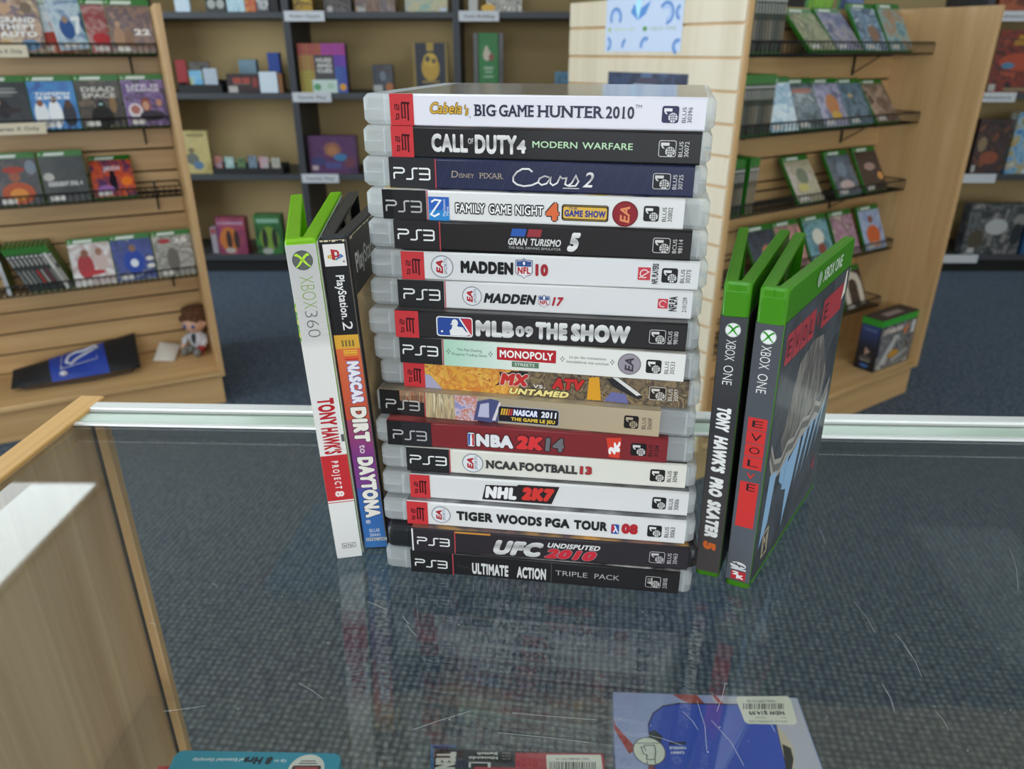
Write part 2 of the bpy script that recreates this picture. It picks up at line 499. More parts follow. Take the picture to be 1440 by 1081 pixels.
# ================================================================ the room
mb = MB(); mb.box((-5, -4, -0.05), (5, 4.95, 0), carpet()); struct(mb.build('floor', smooth=False))
mb = MB(); mb.box((-5, -4, CEIL), (5, 4.95, CEIL + 0.05), M('ceiling_tile', '#bdb9b0', rough=0.9)); struct(mb.build('ceiling', smooth=False))
WALLC = M('wall_paint', '#cdbf9f', rough=0.8, noise=0.1)
for nm, lo, hi in (('wall_back', (-5, 4.9, 0), (5, 4.95, CEIL)), ('wall_front', (-5, -4, 0), (5, -3.95, CEIL)),
                   ('wall_left', (-5, -4, 0), (-4.95, 4.95, CEIL)), ('wall_right', (4.95, -4, 0), (5, 4.95, CEIL))):
    mb = MB(); mb.box(lo, hi, WALLC); struct(mb.build(nm, smooth=False))
for nm, c, hx, ax in (('window_1', (0.6, -3.94, 1.5), 2.55, 'x'), ('window_2', (-4.94, 0.6, 1.55), 1.75, 'y')):
    mb = MB(); t = Matrix.Translation(c) @ (Matrix() if ax == 'x' else Matrix.Rotation(-math.pi / 2, 4, 'Z'))
    fm = M('window_frame_grey', '#77797c', rough=0.4, metal=0.4)
    for x in (-hx, 0, hx): mb.box((x - 0.03, -0.02, -1.0), (x + 0.03, 0.012, 1.0), fm, t)
    for z in (-1.0, 1.0): mb.box((-hx - 0.03, -0.02, z - 0.03), (hx + 0.03, 0.012, z + 0.03), fm, t)
    mb.box((-hx, -0.012, -0.97), (hx, -0.008, 0.97), M('window_pane', '#c8d8e6', rough=0.1), t)
    struct(mb.build(nm, smooth=False))

DIFF = emit('lit_diffuser', (0.84, 0.95, 1.0, 1), TROFFER)
for i, (x, y) in enumerate(((-2.445, 2.68), (0.0, 4.22), (-2.445, 0.24), (0.0, 0.24), (2.445, 0.24), (-2.445, -2.2), (0.0, -2.2), (2.445, -2.2), (-2.2, 4.22), (2.2, 4.22), (-1.22, 0.9), (1.22, 0.9), (3.75, 2.68), (-4.3, 2.68), (3.75, 0.24), (-4.3, 0.24))):  # one reflected light, its assumed grid, and extra unseen lights added for brightness
    where = ['over the left slatwall fixture', 'added to brighten the middle back shelving', 'left of the counter', 'right over the counter', 'right of the counter',
             'at the rear on the left', 'at the rear in the middle', 'at the rear on the right', 'added to brighten the left back shelving', 'added to brighten the right back shelving', 'added for brightness over the left end of the counter', 'added for brightness over the right end of the counter', 'added for brightness beyond the right slatwall fixture', 'added for brightness against the left wall at the front', 'added for brightness against the right wall', 'added for brightness against the left wall by the window'][i]
    t = thing('ceiling_light', 'long white recessed ceiling light ' + where, 'ceiling light', (x, y, CEIL), (0, 0, math.pi / 2 if y > 4 else 0), group='recessed ceiling lights')
    mb = MB()
    for s in (-1, 1):
        mb.box((s * 0.305 - 0.012, -0.62, -0.012), (s * 0.305 + 0.012, 0.62, 0.0), WHITE)
        mb.box((-0.317, s * 0.61 - 0.012, -0.012), (0.317, s * 0.61 + 0.012, 0.0), WHITE)
    mb.build('frame', t, smooth=False)
    mb = MB(); mb.box((-0.293, -0.598, -0.008), (0.293, 0.598, -0.002), DIFF); mb.build('diffuser', t, smooth=False)

# ================================================================ glass display counter
CT = thing('display_counter', 'glass topped display counter with maple end panel and aluminium edge', 'counter', (-0.345, 0.555, 0), (0, 0, math.radians(-2.06)))
mb = MB(); mb.rbox((-0.0195, -0.53, 0.0), (-0.001, 0.010, 0.9705), 'x', 0.001, 0.0, PANELW); mb.build('end_panel', CT, label='maple end panel standing under the left edge')
mb = MB(); mb.rbox((-0.0205, -0.53, 0.9705), (0.0, 0.011, 0.9745), 'z', 0.001, 0.0008, RAILW); mb.build('top_rail', CT, label='orange toned wooden edge strip')
mb = MB(); mb.box((0.0, -0.512, 0.964), (1.83, -0.0127, 0.970), GLASS); mb.build('glass_top', CT, smooth=False)
mb = MB()
mb.rbox((0.0, -0.0125, 0.962), (1.83, 0.0, 0.9745), 'x', 0.0015, 0.0, ALU)
mb.box((0.0, -0.0155, 0.9702), (1.83, -0.0125, 0.9708), M('groove_grey', '#6d7468', rough=0.5))
mb.rbox((0.0, -0.0365, 0.9702), (1.83, -0.0315, 0.9722), 'x', 0.001, 0.0, ALU)
mb.build('metal_edge_rail', CT)
mb = MB(); mb.rbox((0.0, -0.0312, 0.9702), (1.83, -0.0155, 0.9714), 'x', 0.0012, 0.0, SEAL); mb.build('glazing_bead', CT, label='pale green glazing bead')
mb = MB(); mb.box((0.0, -0.0085, 0.13), (1.83, -0.0030, 0.9618), GLASS_S); mb.build('front_glass', CT, smooth=False)
mb = MB(); mb.rbox((0.0026, -0.0165, 0.13), (0.0112, -0.0087, 0.9635), 'z', 0.001, 0, MAPLEE); mb.build('corner_strip', CT)
mb = MB(); mb.box((0.0, -0.0165, 0.13), (0.0025, -0.0087, 0.9635), BLACK); mb.build('gap_shade_strip', CT, smooth=False)  # black strip stands in for the shade in the corner gap
mb = MB(); mb.box((0.0, -0.5, 0.0), (1.83, -0.001, 0.13), PANELW); mb.build('base', CT, smooth=False)
mb = MB(); mb.box((0.003, -0.495, 0.682), (1.80, -0.042, 0.688), GLASS_S); mb.build('glass_shelf', CT, smooth=False)
mb = MB(); SC = M('scratch_white', '#c9ccc9', rough=0.6)
for px, py, dx, dy in ((585, 893, -12, -14), (575, 877, -9, -12), (516, 845, 30, 14), (1420, 770, 12, 60), (1258, 890, 24, 32), (1270, 906, 26, 45), (1316, 1000, 18, 26), (1000, 1012, 46, 64),
                       (900, 1030, 60, 18), (1060, 985, 30, 44), (1076, 1010, 40, 12), (960, 1000, 22, 26), (230, 1000, 60, -8), (660, 1000, -80, 26), (840, 1012, -120, -10), (700, 1030, 130, 14), (1240, 960, 18, 40),
                       (1020, 960, -12, 40), (980, 985, 14, 70), (210, 875, 10, 3), (300, 820, 6, 5), (420, 960, 34, 22), (1150, 740, 10, 24), (1200, 845, 30, 44)):
    a = hitz(px, py, ZG + 6e-5); b = hitz(px + dx, py + dy, ZG + 6e-5); m_ = hitz(px + dx * .55 + dy * .05, py + dy * .5, ZG + 6e-5)
    d = (b - a); nn = Vector((-d.y, d.x, 0)).normalized() * 0.00007
    for p, q in ((a, m_), (m_, b)): mb.poly([p - nn, q - nn, q + nn, p + nn], SC)
for k in range(90):
    p = hitz(random.uniform(180, 1440), random.uniform(640, 1060), ZG + 6e-5); r = random.uniform(0.00015, 0.00035)
    mb.poly([p + Vector((r * math.cos(q * 1.26), r * math.sin(q * 1.26), 0)) for q in range(5)], SC)
o = mb.build('scratches', smooth=False); o.parent = CT; o.matrix_parent_inverse = (Matrix.Translation(CT.location) @ Matrix.Rotation(math.radians(-2.06), 4, 'Z')).inverted(); o['kind'] = 'stuff'

# ================================================================ the stack of seventeen cases
PITCH = 0.0148; TK = 0.0147
STK = [(0.0087, 0.3729, -12.5), (0.008, 0.3714, -12.3), (0.0072, 0.3706, -11.5), (0.0093, 0.3663, -10.5), (0.0096, 0.3646, -10), (0.011, 0.3624, -8), (0.0097, 0.3618, -8.2),
       (0.0085, 0.3558, -8.2), (0.0095, 0.3544, -10), (0.0115, 0.355, -10.8), (0.0093, 0.3497, -10.5), (0.0097, 0.3454, -8.1), (0.0122, 0.3444, -7.4), (0.0125, 0.3407, -7.3),
       (0.0126, 0.3363, -7.5), (0.0147, 0.3324, -6.8), (0.0126, 0.3315, -7.8)]
RED, BLK, WHT, INK = '#c8383c', '#1d1b1c', '#e9e6e3', '#e8e6e2'


def solve(fn, target, lo, hi):
    for _ in range(48):
        m = (lo + hi) / 2
        if fn(m) < target: lo = m
        else: hi = m
    return (lo + hi) / 2


class Spine(Art):
    """print on the front edge of a lying case; across by the photo's pixel columns, up by 0..1 of the edge"""

    def __init__(s, mb, T):
        super().__init__(mb, (0, -0.0004, 0), (1, 0, 0), (0, 0, 1), (0, -1, 0)); s.T = T

    def X(s, px): return solve(lambda a: proj(s.T @ Vector((a, 0, TK / 2)))[0], px, -0.1, 0.1)

    def R(s, x0, x1, v0, v1, col, l=1, sh=0): s.rect(s.X(x0), s.X(x1), v0 * TK, v1 * TK, col, l, sh)

    def Tx(s, t, x0, x1, v0, v1, col, l=2, **k): s.text(t, s.X(x0), s.X(x1), v0 * TK, v1 * TK, col, l, **k)

    def Pl(s, pts, col, l=1): s.poly([(s.X(x), v * TK) for x, v in pts], col, l)

    def St(s, pts, w, col, l=2, closed=False): s.stroke([(s.X(x), v * TK) for x, v in pts], w * TK, col, l, closed)

    def redlogo(s, x0, x1):
        s.R(x0, x1, 0.0, 1.0, RED, 1)
        w = x1 - x0; d = '#451418'
        f = lambda u, v: (x0 + w * u, v)
        s.St([f(.27, .20), f(.27, .36), f(.36, .36), f(.36, .22)], .035, d); s.St([f(.36, .20), f(.2, .2)], .03, d)
        s.St([f(.22, .50), f(.22, .66), f(.30, .66), f(.30, .50), f(.38, .50), f(.38, .66)], .035, d)
        for vx in (.50, .63, .76):
            s.St([f(vx, .22 if vx < .7 else .16), f(vx, .72)], .055, d)
        s.St([f(.50, .72), f(.84, .70)], .07, d); s.St([f(.54, .24), f(.54, .28)], .05, d)

    def blacklogo(s, x0, x1, px0, px1, line=None, col=BLK, v0=.30, v1=.66):
        s.R(x0, x1, 0, 1.0, col, 1)
        if line: s.R(line - 0.8, line + 0.8, 0, 1.0, '#b5474d', 2)
        w = px1 - px0; h = v1 - v0; L = .055
        f = lambda u, v: (px0 + w * u, v0 + h * v)
        s.St([f(0, 1), f(.24, 1), f(.29, .88), f(.29, .68), f(.24, .56), f(.04, .56), f(.01, .46), f(.01, 0)], L, INK, 3)
        s.St([f(.34, 0), f(.48, 0), f(.52, .1), f(.52, .9), f(.56, 1), f(.67, 1)], L, INK, 3)
        s.St([f(.70, 1), f(.95, 1), f(.99, .9), f(.99, .1), f(.95, 0), f(.70, 0)], L, INK, 3)
        s.St([f(.70, .5), f(.97, .5)], L, INK, 3)

    def mark(s, x0, x1, fg, bg, code='BLUS', num='30396', tx=None, one='1', solid=True, v0=.24, v1=.74):
        a0, a1 = s.X(x0), s.X(x1); b0 = v0 * TK; b1 = v1 * TK; r = 0.0011
        s.rrect(a0, a1, b0, b1, r, fg, 2)
        if not solid: s.rrect(a0 + .00028, a1 - .00028, b0 + .00028, b1 - .00028, r * .8, bg, 3)
        lt = bg if solid else fg; w = a1 - a0; h = b1 - b0; box = fg if solid else bg
        if one == '1':
            s.rect(a0 + w * .12, a0 + w * .60, b0 + h * .68, b0 + h * .86, lt, 4)
            s.poly([(a0 + w * .12, b0 + h * .68), (a0 + w * .22, b0 + h * .68), (a0 + w * .34, b0 + h * .50), (a0 + w * .22, b0 + h * .52)], lt, 4)
        else: s.text(one, a0 + w * .12, a0 + w * .45, b0 + h * .28, b0 + h * .90, lt, 4, rot=90, bold=.03)
        ca, cb, rr = a0 + w * .66, b0 + h * .32, w * .27
        s.ell(ca, cb, rr, rr, lt, 4); q = rr * .13
        for k in (-.5, 0, .5):
            e = math.sqrt(1 - k * k) * rr
            s.stroke([(ca - e * .9, cb + k * rr - .1 * rr), (ca, cb + k * rr + .12 * rr), (ca + e * .9, cb + k * rr - .1 * rr)], q, box, 5)
            s.stroke([(ca + k * rr * 1.2, cb - e * .92), (ca + k * rr * .75, cb), (ca + k * rr * 1.0, cb + e * .92)], q, box, 5)
        tx = tx or x1 + 4.5
        if code: s.Tx(code, tx, tx + 5.5, v0 + .01, v1 - .03, lt if not solid else fg, rot=90)
        s.Tx(num, tx + 8, tx + 14, v0 + .01, v1 - .03, lt if not solid else fg, rot=90)

    def ea(s, x0, x1, base='#dfdfe0', rim='#8e9094', letter='#b0262c', sub='#3c4660', sports=True, vc=.5):
        a0, a1 = s.X(x0), s.X(x1); c = (a0 + a1) / 2; r = (a1 - a0) / 2; b = vc * TK
        s.ell(c, b, r, r, rim, 2); s.ell(c, b, r * .9, r * .9, base, 3)
        if sports:
            s.text('EA', c - r * .52, c + r * .08, b - r * .62, b + r * .70, letter, 4, rot=90, bold=.05, sh=.2)
            s.text('SPORTS', c + r * .18, c + r * .44, b - r * .66, b + r * .74, sub, 4, rot=90)
        else:
            s.text('EA', c - r * .38, c + r * .36, b - r * .70, b + r * .74, letter, 4, rot=90, bold=.03, sh=.2)

    def nfl(s, x0, x1, v0, v1):
        f = lambda u, v: (x0 + (x1 - x0) * u, v0 + (v1 - v0) * v)
        sh = [(0, .90), (.16, .93), (.34, .92), (.5, 1), (.66, .92), (.84, .93), (1, .90), (1, .30), (.88, .18), (.62, .12), (.5, 0), (.38, .12), (.12, .18), (0, .30)]
        s.Pl([f(*p) for p in sh], '#26355f', 2)
        ins = lambda u, v, k: f(.5 + (u - .5) * k, .48 + (v - .48) * k)
        s.Pl([ins(u, v, .92) for u, v in sh], '#ece8e8', 3)
        s.Pl([ins(u, v, .84) if v < .6 else ins(u, .60, .84) for u, v in sh], '#e6e2e2', 4)
        s.Pl([ins(0, .62, .86), ins(1, .62, .86), ins(1, .92, .86), ins(.66, .93, .86), ins(.5, 1, .86), ins(.34, .93, .86), ins(0, .92, .86)], '#2a4a86', 4)
        s.ell(s.X(f(.5, 0)[0]), f(0, .76)[1] * TK, .0006, .0010, '#e8e4e2', 5, 12)
        for u in (.14, .26, .74, .86):
            for v in (.70, .82): s.ell(s.X(f(u, 0)[0]), f(0, v)[1] * TK, .00013, .00013, '#e8e4e2', 5, 6)
        s.Tx('NFL', f(.13, 0)[0], f(.87, 0)[0], f(0, .24)[1], f(0, .58)[1], '#b3282d', 5, bold=.05)


NAV = '#262a42'
SILV = gradmat('silver_lettering', 2, [(0, '#b9b6b2'), (TK * .3, '#e6e3df'), (TK * .5, '#a9a5a1'), (TK * .8, '#ece9e4'), (TK, '#c8c4bf')], metal=0.1)


def c1(s):
    s.redlogo(548.8, 582)
    s.Tx('Cabela', 604, 652, .40, .74, '#d9a93c', sh=.25, bold=.02, out=('#4a3a1c', .04)); s.Tx("'s", 652, 660, .36, .66, '#d9a93c', sh=.25, bold=.02, out=('#4a3a1c', .04))
    s.ring(s.X(661), .30 * TK, .0004, .00012, '#3a3a4a', 2, 12)
    for w, x0, x1 in (('BIG', 668, 697), ('GAME', 702, 751), ('HUNTER', 757, 848), ('2010', 852, 892)): s.Tx(w, x0, x1, .34, .70, '#2c2e44', bold=.025, serif=True)
    s.Tx('TM', 893, 902, .66, .76, '#2c2e44'); s.mark(931, 954.8, '#25264a', '#e4e0e6', num='30396', tx=959.5)


def c2(s):
    s.redlogo(550.6, 582)
    s.Tx('CALL', 607, 658, .2, .78, SILV, bold=.05); s.Tx('OF', 658.5, 666, .48, .66, SILV, bold=.03); s.Tx('DUTY', 668, 727, .18, .78, SILV, bold=.05); s.Tx('4', 727, 740, .22, .64, SILV, bold=.05, serif=True)
    s.Tx('MODERN', 749, 812, .42, .62, '#bfe0b4', bold=.01); s.Tx('WARFARE', 819, 890, .42, .62, '#bfe0b4', bold=.01)
    s.mark(926.3, 951, '#d8d4ce', '#1d1b1c', num='30072', tx=954.8, solid=False)


def c3(s):
    s.blacklogo(547.8, 612, 554, 605, 613, '#2a292c')
    for k in range(16): s.Pl([(616 + k * 22, .02), (616.8 + k * 22, .02), (636 + k * 22, .98), (635.2 + k * 22, .98)], '#353a58', 1)
    s.Tx('D', 635, 645, .40, .62, '#a89a88', bold=0, sh=.1); s.Tx('ISNEY', 646, 667, .40, .54, '#a89a88'); s.Tx('PIXAR', 675, 707, .40, .58, '#a89a88', serif=True)
    s.St([(749, .66), (744, .75), (735, .75), (727, .64), (722, .48), (722, .34), (727, .24), (737, .19), (748, .23), (757, .33)], .055, SILV)
    s.St([(773, .50), (766, .54), (759, .46), (757, .33), (762, .25), (769, .30), (775, .50), (774, .32), (778, .25), (784, .33)], .05, SILV, 3)
    s.St([(784, .33), (788, .54), (791, .48), (797, .50), (795, .30), (799, .25), (804, .33)], .05, SILV, 4)
    s.St([(804, .33), (810, .58), (814, .40), (810, .26), (800, .24)], .05, SILV, 5); s.St([(792, .17), (815, .17)], .025, SILV)
    s.Tx('2', 820, 838, .22, .70, SILV, sh=.25, bold=.01)
    s.mark(918, 943, '#d0ccc8', '#1d1b20', num='30725', tx=946.3, solid=False)


def c4(s):
    s.blacklogo(538.4, 600, 543, 593, 601.5, '#232122', .26, .62); s.R(538.4, 553, 0, 1, '#161415', 2); s.blacklogo(538.4, 539, 543, 593, None, '#161415', .26, .62)
    s.R(603, 632, .0, .80, '#2f62b4', 2); s.R(603, 632, .0, .35, '#2f86c4', 3)
    s.St([(607, .62), (612, .70), (620, .68), (606, .2), (611, .14), (618, .24)], .06, '#f0f0f0', 4)
    s.Tx('PlayStation', 623, 626.5, .16, .72, '#dfe6ee', 4, rot=90); s.Tx('Move', 627.5, 631, .18, .48, '#dfe6ee', 4, rot=90)
    for w, x0, x1 in (('FAMILY', 640, 683), ('GAME', 687, 720), ('NIGHT', 724, 765)): s.Tx(w, x0 + 1, x1 - 1, .30, .60, '#f1eeea', bold=.02, out=('#221f20', .11))
    s.Tx('4', 768, 786, .14, .72, '#d9683a', bold=.07, out=('#2a2424', .05))
    a0, a1 = s.X(790), s.X(856); s.rrect(a0, a1, .16 * TK, .70 * TK, .0012, '#2a2420', 2)
    for k in range(30):
        for v in (.20, .66): s.ell(a0 + (a1 - a0) * (k + .8) / 31.2, v * TK, .00018, .00018, '#e8c34a', 3, 6)
    s.rrect(a0 + .0008, a1 - .0008, .24 * TK, .62 * TK, .0008, '#e0b148', 3)
    s.Tx('THE', 800, 812, .54, .61, '#24306a', 4, bold=.02); s.Tx('GAME', 794, 820, .30, .52, '#2a3c8a', 4, bold=.05); s.Tx('SHOW', 823, 852, .30, .52, '#2a3c8a', 4, bold=.05)
    s.ea(861, 897.5, '#8c2028', '#6d1a20', '#e08a5a', sports=False, vc=.45)
    s.mark(905, 926.8, '#22201f', '#e2dfdc', num='30802', tx=931.5)


def c5(s):
    s.blacklogo(554.4, 617, 560, 611, 619, '#272324', .34, .68)
    s.R(718, 738, .60, .86, '#2f58a6', 2, sh=.25); s.R(741, 760, .60, .86, '#96343a', 2, sh=.25)
    s.Tx('GRAN', 714, 742, .30, .54, '#d8d5d0', sh=.25, bold=.03); s.Tx('TURISMO', 745, 790, .30, .54, '#d8d5d0', sh=.25, bold=.03)
    s.Tx('THE REAL DRIVING SIMULATOR', 715, 789, .17, .25, '#bab6b2'); s.Tx('5', 797, 818, .16, .80, SILV, sh=.3, bold=.07)
    s.mark(918, 942.5, '#d6d2cc', '#1a1817', 'BCUS', '98114', tx=946, solid=False)


def c6(s):
    s.redlogo(564.7, 597); s.ea(606, 638); s.Tx('MADDEN', 648, 722, .30, .74, '#191718', bold=.075); s.nfl(725, 749, .18, .90); s.Tx('10', 753, 771, .30, .72, '#a02830', bold=.07)
    s.R(897, 914.5, .30, .74, '#c9404a', 2); a, b = s.X(906), .52 * TK
    s.ring(a, b, .0020, .0005, '#f0dcdc', 3, 16, t0=20, t1=300); s.stroke([(a - .0024, b - .0022), (a + .0024, b + .0012)], .0005, '#f0dcdc', 3)
    s.Tx('NFL PLAYERS', 917, 925.5, .18, .88, '#2a2628', rot=90, bold=.04); s.mark(930.4, 953, '#201e20', '#dedcda', num='30375', tx=957)


def c7(s):
    s.blacklogo(560, 625, 568, 619, 626.5, '#252526', .30, .66); s.ea(650, 678); s.Tx('MADDEN', 680, 755, .28, .64, '#232225', sh=.25, bold=.06); s.nfl(757, 773.5, .20, .66); s.Tx('17', 776, 793, .28, .60, '#ac2c34', sh=.25, bold=.06)
    s.R(925, 939, .36, .70, '#c9404a', 2); a, b = s.X(932), .53 * TK; s.ring(a, b, .0016, .0004, '#f0dcdc', 3, 16, t0=20, t1=300)
    s.Tx('NFLPA', 940.5, 952, .28, .80, '#242224', rot=90, bold=.04); s.Tx('2101239', 959.5, 965.5, .26, .78, '#242224', rot=90)


def c8(s):
    s.redlogo(556, 589)
    a0, a1 = s.X(614), s.X(665); s.rrect(a0, a1, .12 * TK, .86 * TK, .0016, '#e9e6e2', 2); s.rrect(a0 + .0006, a1 - .0006, .16 * TK, .82 * TK, .0013, '#2c4a94', 3)
    f = lambda u, v: (614 + 51 * u, .12 + .74 * v)
    s.Pl([f(.70, .93), f(.95, .93), f(.975, .86), f(.975, .16), f(.93, .07), f(.88, .07)], '#c0303c', 4); s.St([f(.64, .94), f(.94, .10)], .05, '#e9e6e2', 5)
    s.Pl([f(.38, .07), f(.36, .30), f(.42, .40), f(.44, .56), f(.52, .62), f(.60, .52), f(.72, .50), (614 + 51 * .80, .12 + .74 * .30), f(.94, .16), f(.82, .07)], '#e9e6e2', 5)
    s.ell(s.X(f(.51, 0)[0]), f(0, .70)[1] * TK, .0017, .0020, '#e9e6e2', 6); s.Pl([f(.37, .60), f(.45, .62), f(.45, .70)], '#e9e6e2', 6); s.ell(s.X(f(.15, 0)[0]), f(0, .25)[1] * TK, .0006, .0006, '#e9e6e2', 5, 12)
    s.Tx('MLB', 669, 723, .18, .78, SILV, bold=.08); s.Tx('09', 725, 750, .24, .64, SILV, bold=.06); s.Tx('THE', 753, 798, .18, .82, SILV, bold=.08); s.Tx('SHOW', 803, 886, .18, .82, SILV, bold=.08)
    s.mark(913, 936, '#d2cec9', '#1b1919', 'BCUS', '98180', tx=939.4, solid=False)


def c9(s):
    s.blacklogo(562.5, 622, 567, 616, 623.5, '#262626', .34, .68)
    g = gradmat('mint_to_white', 0, [(s.X(624), '#a9d3b8'), (s.X(690), '#cfe0d2'), (s.X(740), '#e6e4da'), (s.X(962), '#e6e3dc')]); s.R(624.5, 962.8, 0, 1, g, 1)
    for x in (631, 690, 791, 861):
        for dx, dv in ((-2, 0), (2, 0), (0, .07), (0, -.07)): s.Pl([(x + dx - 1.2, .55 + dv), (x + dx, .51 + dv), (x + dx + 1.2, .55 + dv), (x + dx, .59 + dv)], '#6c7c70', 2)
    s.Tx('The Fast-Dealing', 643, 678, .60, .70, '#41544a'); s.Tx('Property Trading Game', 636, 685, .42, .52, '#41544a')
    s.R(699, 782, .36, .84, '#b3242c', 2); s.Tx('MONOPOLY', 703, 778, .46, .74, '#f2eee8', 3, bold=.03); s.R(720, 758, .12, .33, '#5f7a62', 2); s.Tx('STREETS', 724, 752, .17, .28, '#eef0e4', 3)
    s.Tx('Le jeu des transactions', 801, 852, .60, .70, '#41544a'); s.Tx('immobilières vite conclues', 797, 856, .42, .52, '#41544a')
    s.ea(868.7, 901.5, '#9a9198', '#7d777d', '#3e3a40', sports=False, vc=.52); s.mark(908.4, 930, '#22211f', '#e2dfd8', num='30533', tx=934.7)


def c10(s):
    s.redlogo(568, 598)
    s.R(598, 730, 0, 1, art('dirt_blast', ['#e0992c', '#d9a13a', '#c9752a', '#e6b24a', '#a85a24'], 160, lo=.3, hi=.7), 1); s.R(730, 968, 0, 1, art('mud_field', ['#5e4a36', '#7a6648', '#3e3228', '#8d7650', '#4a3b2f'], 170), 1)
    s.Pl([(598, 0), (622, 0), (606, .5), (598, .56)], '#a8a3bd', 2)
    s.Pl([(695, .28), (708, .42), (712, .80), (745, .80), (742, .94), (720, .94), (716, .86), (702, .86), (706, .55)], '#2a2422', 2)
    s.Tx('MX', 703, 745, .36, .84, '#c0322e', 4, sh=.2, bold=.08, out=('#d8cfc8', .04)); s.Tx('vs.', 750, 767, .34, .54, '#e6e0d8', 4); s.Tx('ATV', 776, 822, .36, .80, '#c0322e', 4, sh=.15, bold=.08, out=('#2a2020', .05))
    s.Tx('UNTAMED', 715, 802, .04, .28, '#ecd98a', 5, sh=.25, bold=.06, out=('#2a1c10', .05))
    s.Pl([(826, .05), (846, .05), (842, .95), (828, .9)], '#d99a2c', 2); s.Pl([(852, .92), (870, .98), (905, .30), (898, .2), (862, .62)], '#2e2b2c', 3); s.Pl([(860, .98), (868, .98), (902, .40), (896, .34)], '#d9d5d0', 4); s.Pl([(850, .05), (885, .02), (880, .38), (860, .42)], '#6a6a9a', 3)
    s.mark(913, 936.6, '#d2cabd', '#2b241f', num='30097', tx=939.8, solid=False)


def c11(s):
    s.blacklogo(534.8, 597, 543, 590, 598, '#2a2626', .24, .60); s.R(534.8, 563, 0, 1, '#1a1717', 2); s.blacklogo(534.8, 535, 543, 590, None, '#1a1717', .24, .60)
    s.R(563, 640, .58, 1, art('crowd_blur', ['#c98a62', '#8a6a54', '#d8b48c', '#b4563a'], 200, stretch=(3, 1, .4)), 1); s.R(599, 645, 0, 1, art('grandstand_blur', ['#a8916c', '#cbb68c', '#8a7658', '#d8c8a4'], 150, stretch=(3, 1, .3)), 3)
    s.R(928 - 228, 927.8, 0, 1, gradmat('sand_track', 0, [(s.X(700), '#a8977a'), (s.X(930), '#b7a486')]), 1)
    s.R(640, 672, 0, 1, art('car_blur', ['#8d8bb8', '#c8b8c4', '#c06a4c', '#d8d2d8'], 260), 4); s.Pl([(666, .05), (672, .82), (690, .96), (702, .9), (706, .1), (690, 0)], '#4c5078', 5); s.Pl([(672, .2), (676, .72), (688, .80), (688, .2)], '#b9b6cc', 6); s.Pl([(692, .1), (702, .85), (705, .85), (697, .1)], '#d6cfd0', 6)
    a0, a1 = s.X(700), s.X(787); s.rrect(a0, a1, .06 * TK, .74 * TK, .0016, '#a9a8aa', 5); s.rrect(a0 + .0005, a1 - .0005, .10 * TK, .70 * TK, .0013, '#201e24', 6)
    for k, c in enumerate(('#e0b23a', '#e0b23a', '#dca040', '#cf6a34', '#c0343a')): s.R(704 + k * 3.4, 706.2 + k * 3.4, .36, .62, c, 7, sh=.2)
    s.Tx('NASCAR', 722, 757, .38, .62, '#eae8ee', 8, sh=.15, bold=.06, out=('#2a4a9a', .05)); s.Tx('2011', 761, 783, .38, .62, '#eae8ee', 8, bold=.05, sh=.1); s.Tx('THE GAME LE JEU', 719, 781, .16, .30, '#e3c046', 8, bold=.05)
    s.mark(877.5, 898, '#1d1a18', '#b7a689', num='30604F', tx=902.8)


def c12(s):
    s.blacklogo(545, 607, 553, 600, None, '#1b1a1c', .26, .62); s.R(565, 607, 0, 1, '#27272a', 2); s.blacklogo(545, 546, 553, 600, None, '#1b1a1c', .26, .62)
    a0, a1 = s.X(657), s.X(668.5); s.rrect(a0, a1, .12 * TK, .76 * TK, .0010, '#28262a', 2); s.rrect(a0 + .0004, a1 - .0004, .16 * TK, .72 * TK, .0008, '#e6e2e2', 3); s.R(658.5, 662, .2, .68, '#2d56a4', 4); s.R(663.5, 667, .2, .68, '#bc3038', 4); s.Pl([(661, .2), (664, .2), (664.5, .45), (663.5, .66), (661.5, .6)], '#e6e2e2', 5)
    s.Tx('NBA', 670, 722, .18, .70, '#e2dfe0', 4, bold=.07, out=('#33292c', .045)); s.Tx('2K', 725, 766, .18, .74, '#d8383a', 4, sh=.12, bold=.09, out=('#3a2628', .05)); s.Tx('14', 767, 794, .18, .72, '#6f6c70', 4, bold=.06, sh=.05, out=('#2e2628', .05))
    s.Pl([(852, .88), (873, .92), (872, .08), (857, .12)], '#d2402e', 2); s.Tx('2', 856, 866, .22, .55, '#f2eae6', 3, rot=90, bold=.09); s.Tx('K', 863, 872, .34, .78, '#f2eae6', 3, rot=90, bold=.09)
    s.mark(887, 909, '#1d1a1b', '#d8cfcc', num='31204', tx=912); 


def c13(s):
    s.blacklogo(572, 632, 577, 628, 633, '#252526', .32, .66); s.ea(650, 680)
    s.Tx('NCAA', 684, 728, .32, .66, '#3a3838', bold=.05, serif=True, out=('#b4ae9e', .04)); s.Tx('FOOTBALL', 731, 812, .32, .66, '#3a3838', bold=.05, serif=True, out=('#b4ae9e', .04)); s.Tx('13', 816, 832, .34, .66, '#b02e34', bold=.05, serif=True, out=('#8a6a66', .05))
    s.mark(914, 935, '#211f1e', '#dfdad0', num='30948', tx=938.4)


def c14(s):
    s.redlogo(577, 605)
    s.Pl([(678, .12), (683, .76), (727, .80), (729, .86), (786.5, .88), (776, .12)], '#2a2425', 2); s.Tx('NHL', 682, 728, .20, .72, '#ece8e6', 3, sh=.12, bold=.09); s.Tx('2K7', 733, 780, .22, .78, '#d33a34', 3, sh=.15, bold=.10)
    s.mark(917, 936.6, '#1f1d1e', '#dcd9d6', num='30006', tx=940.3)


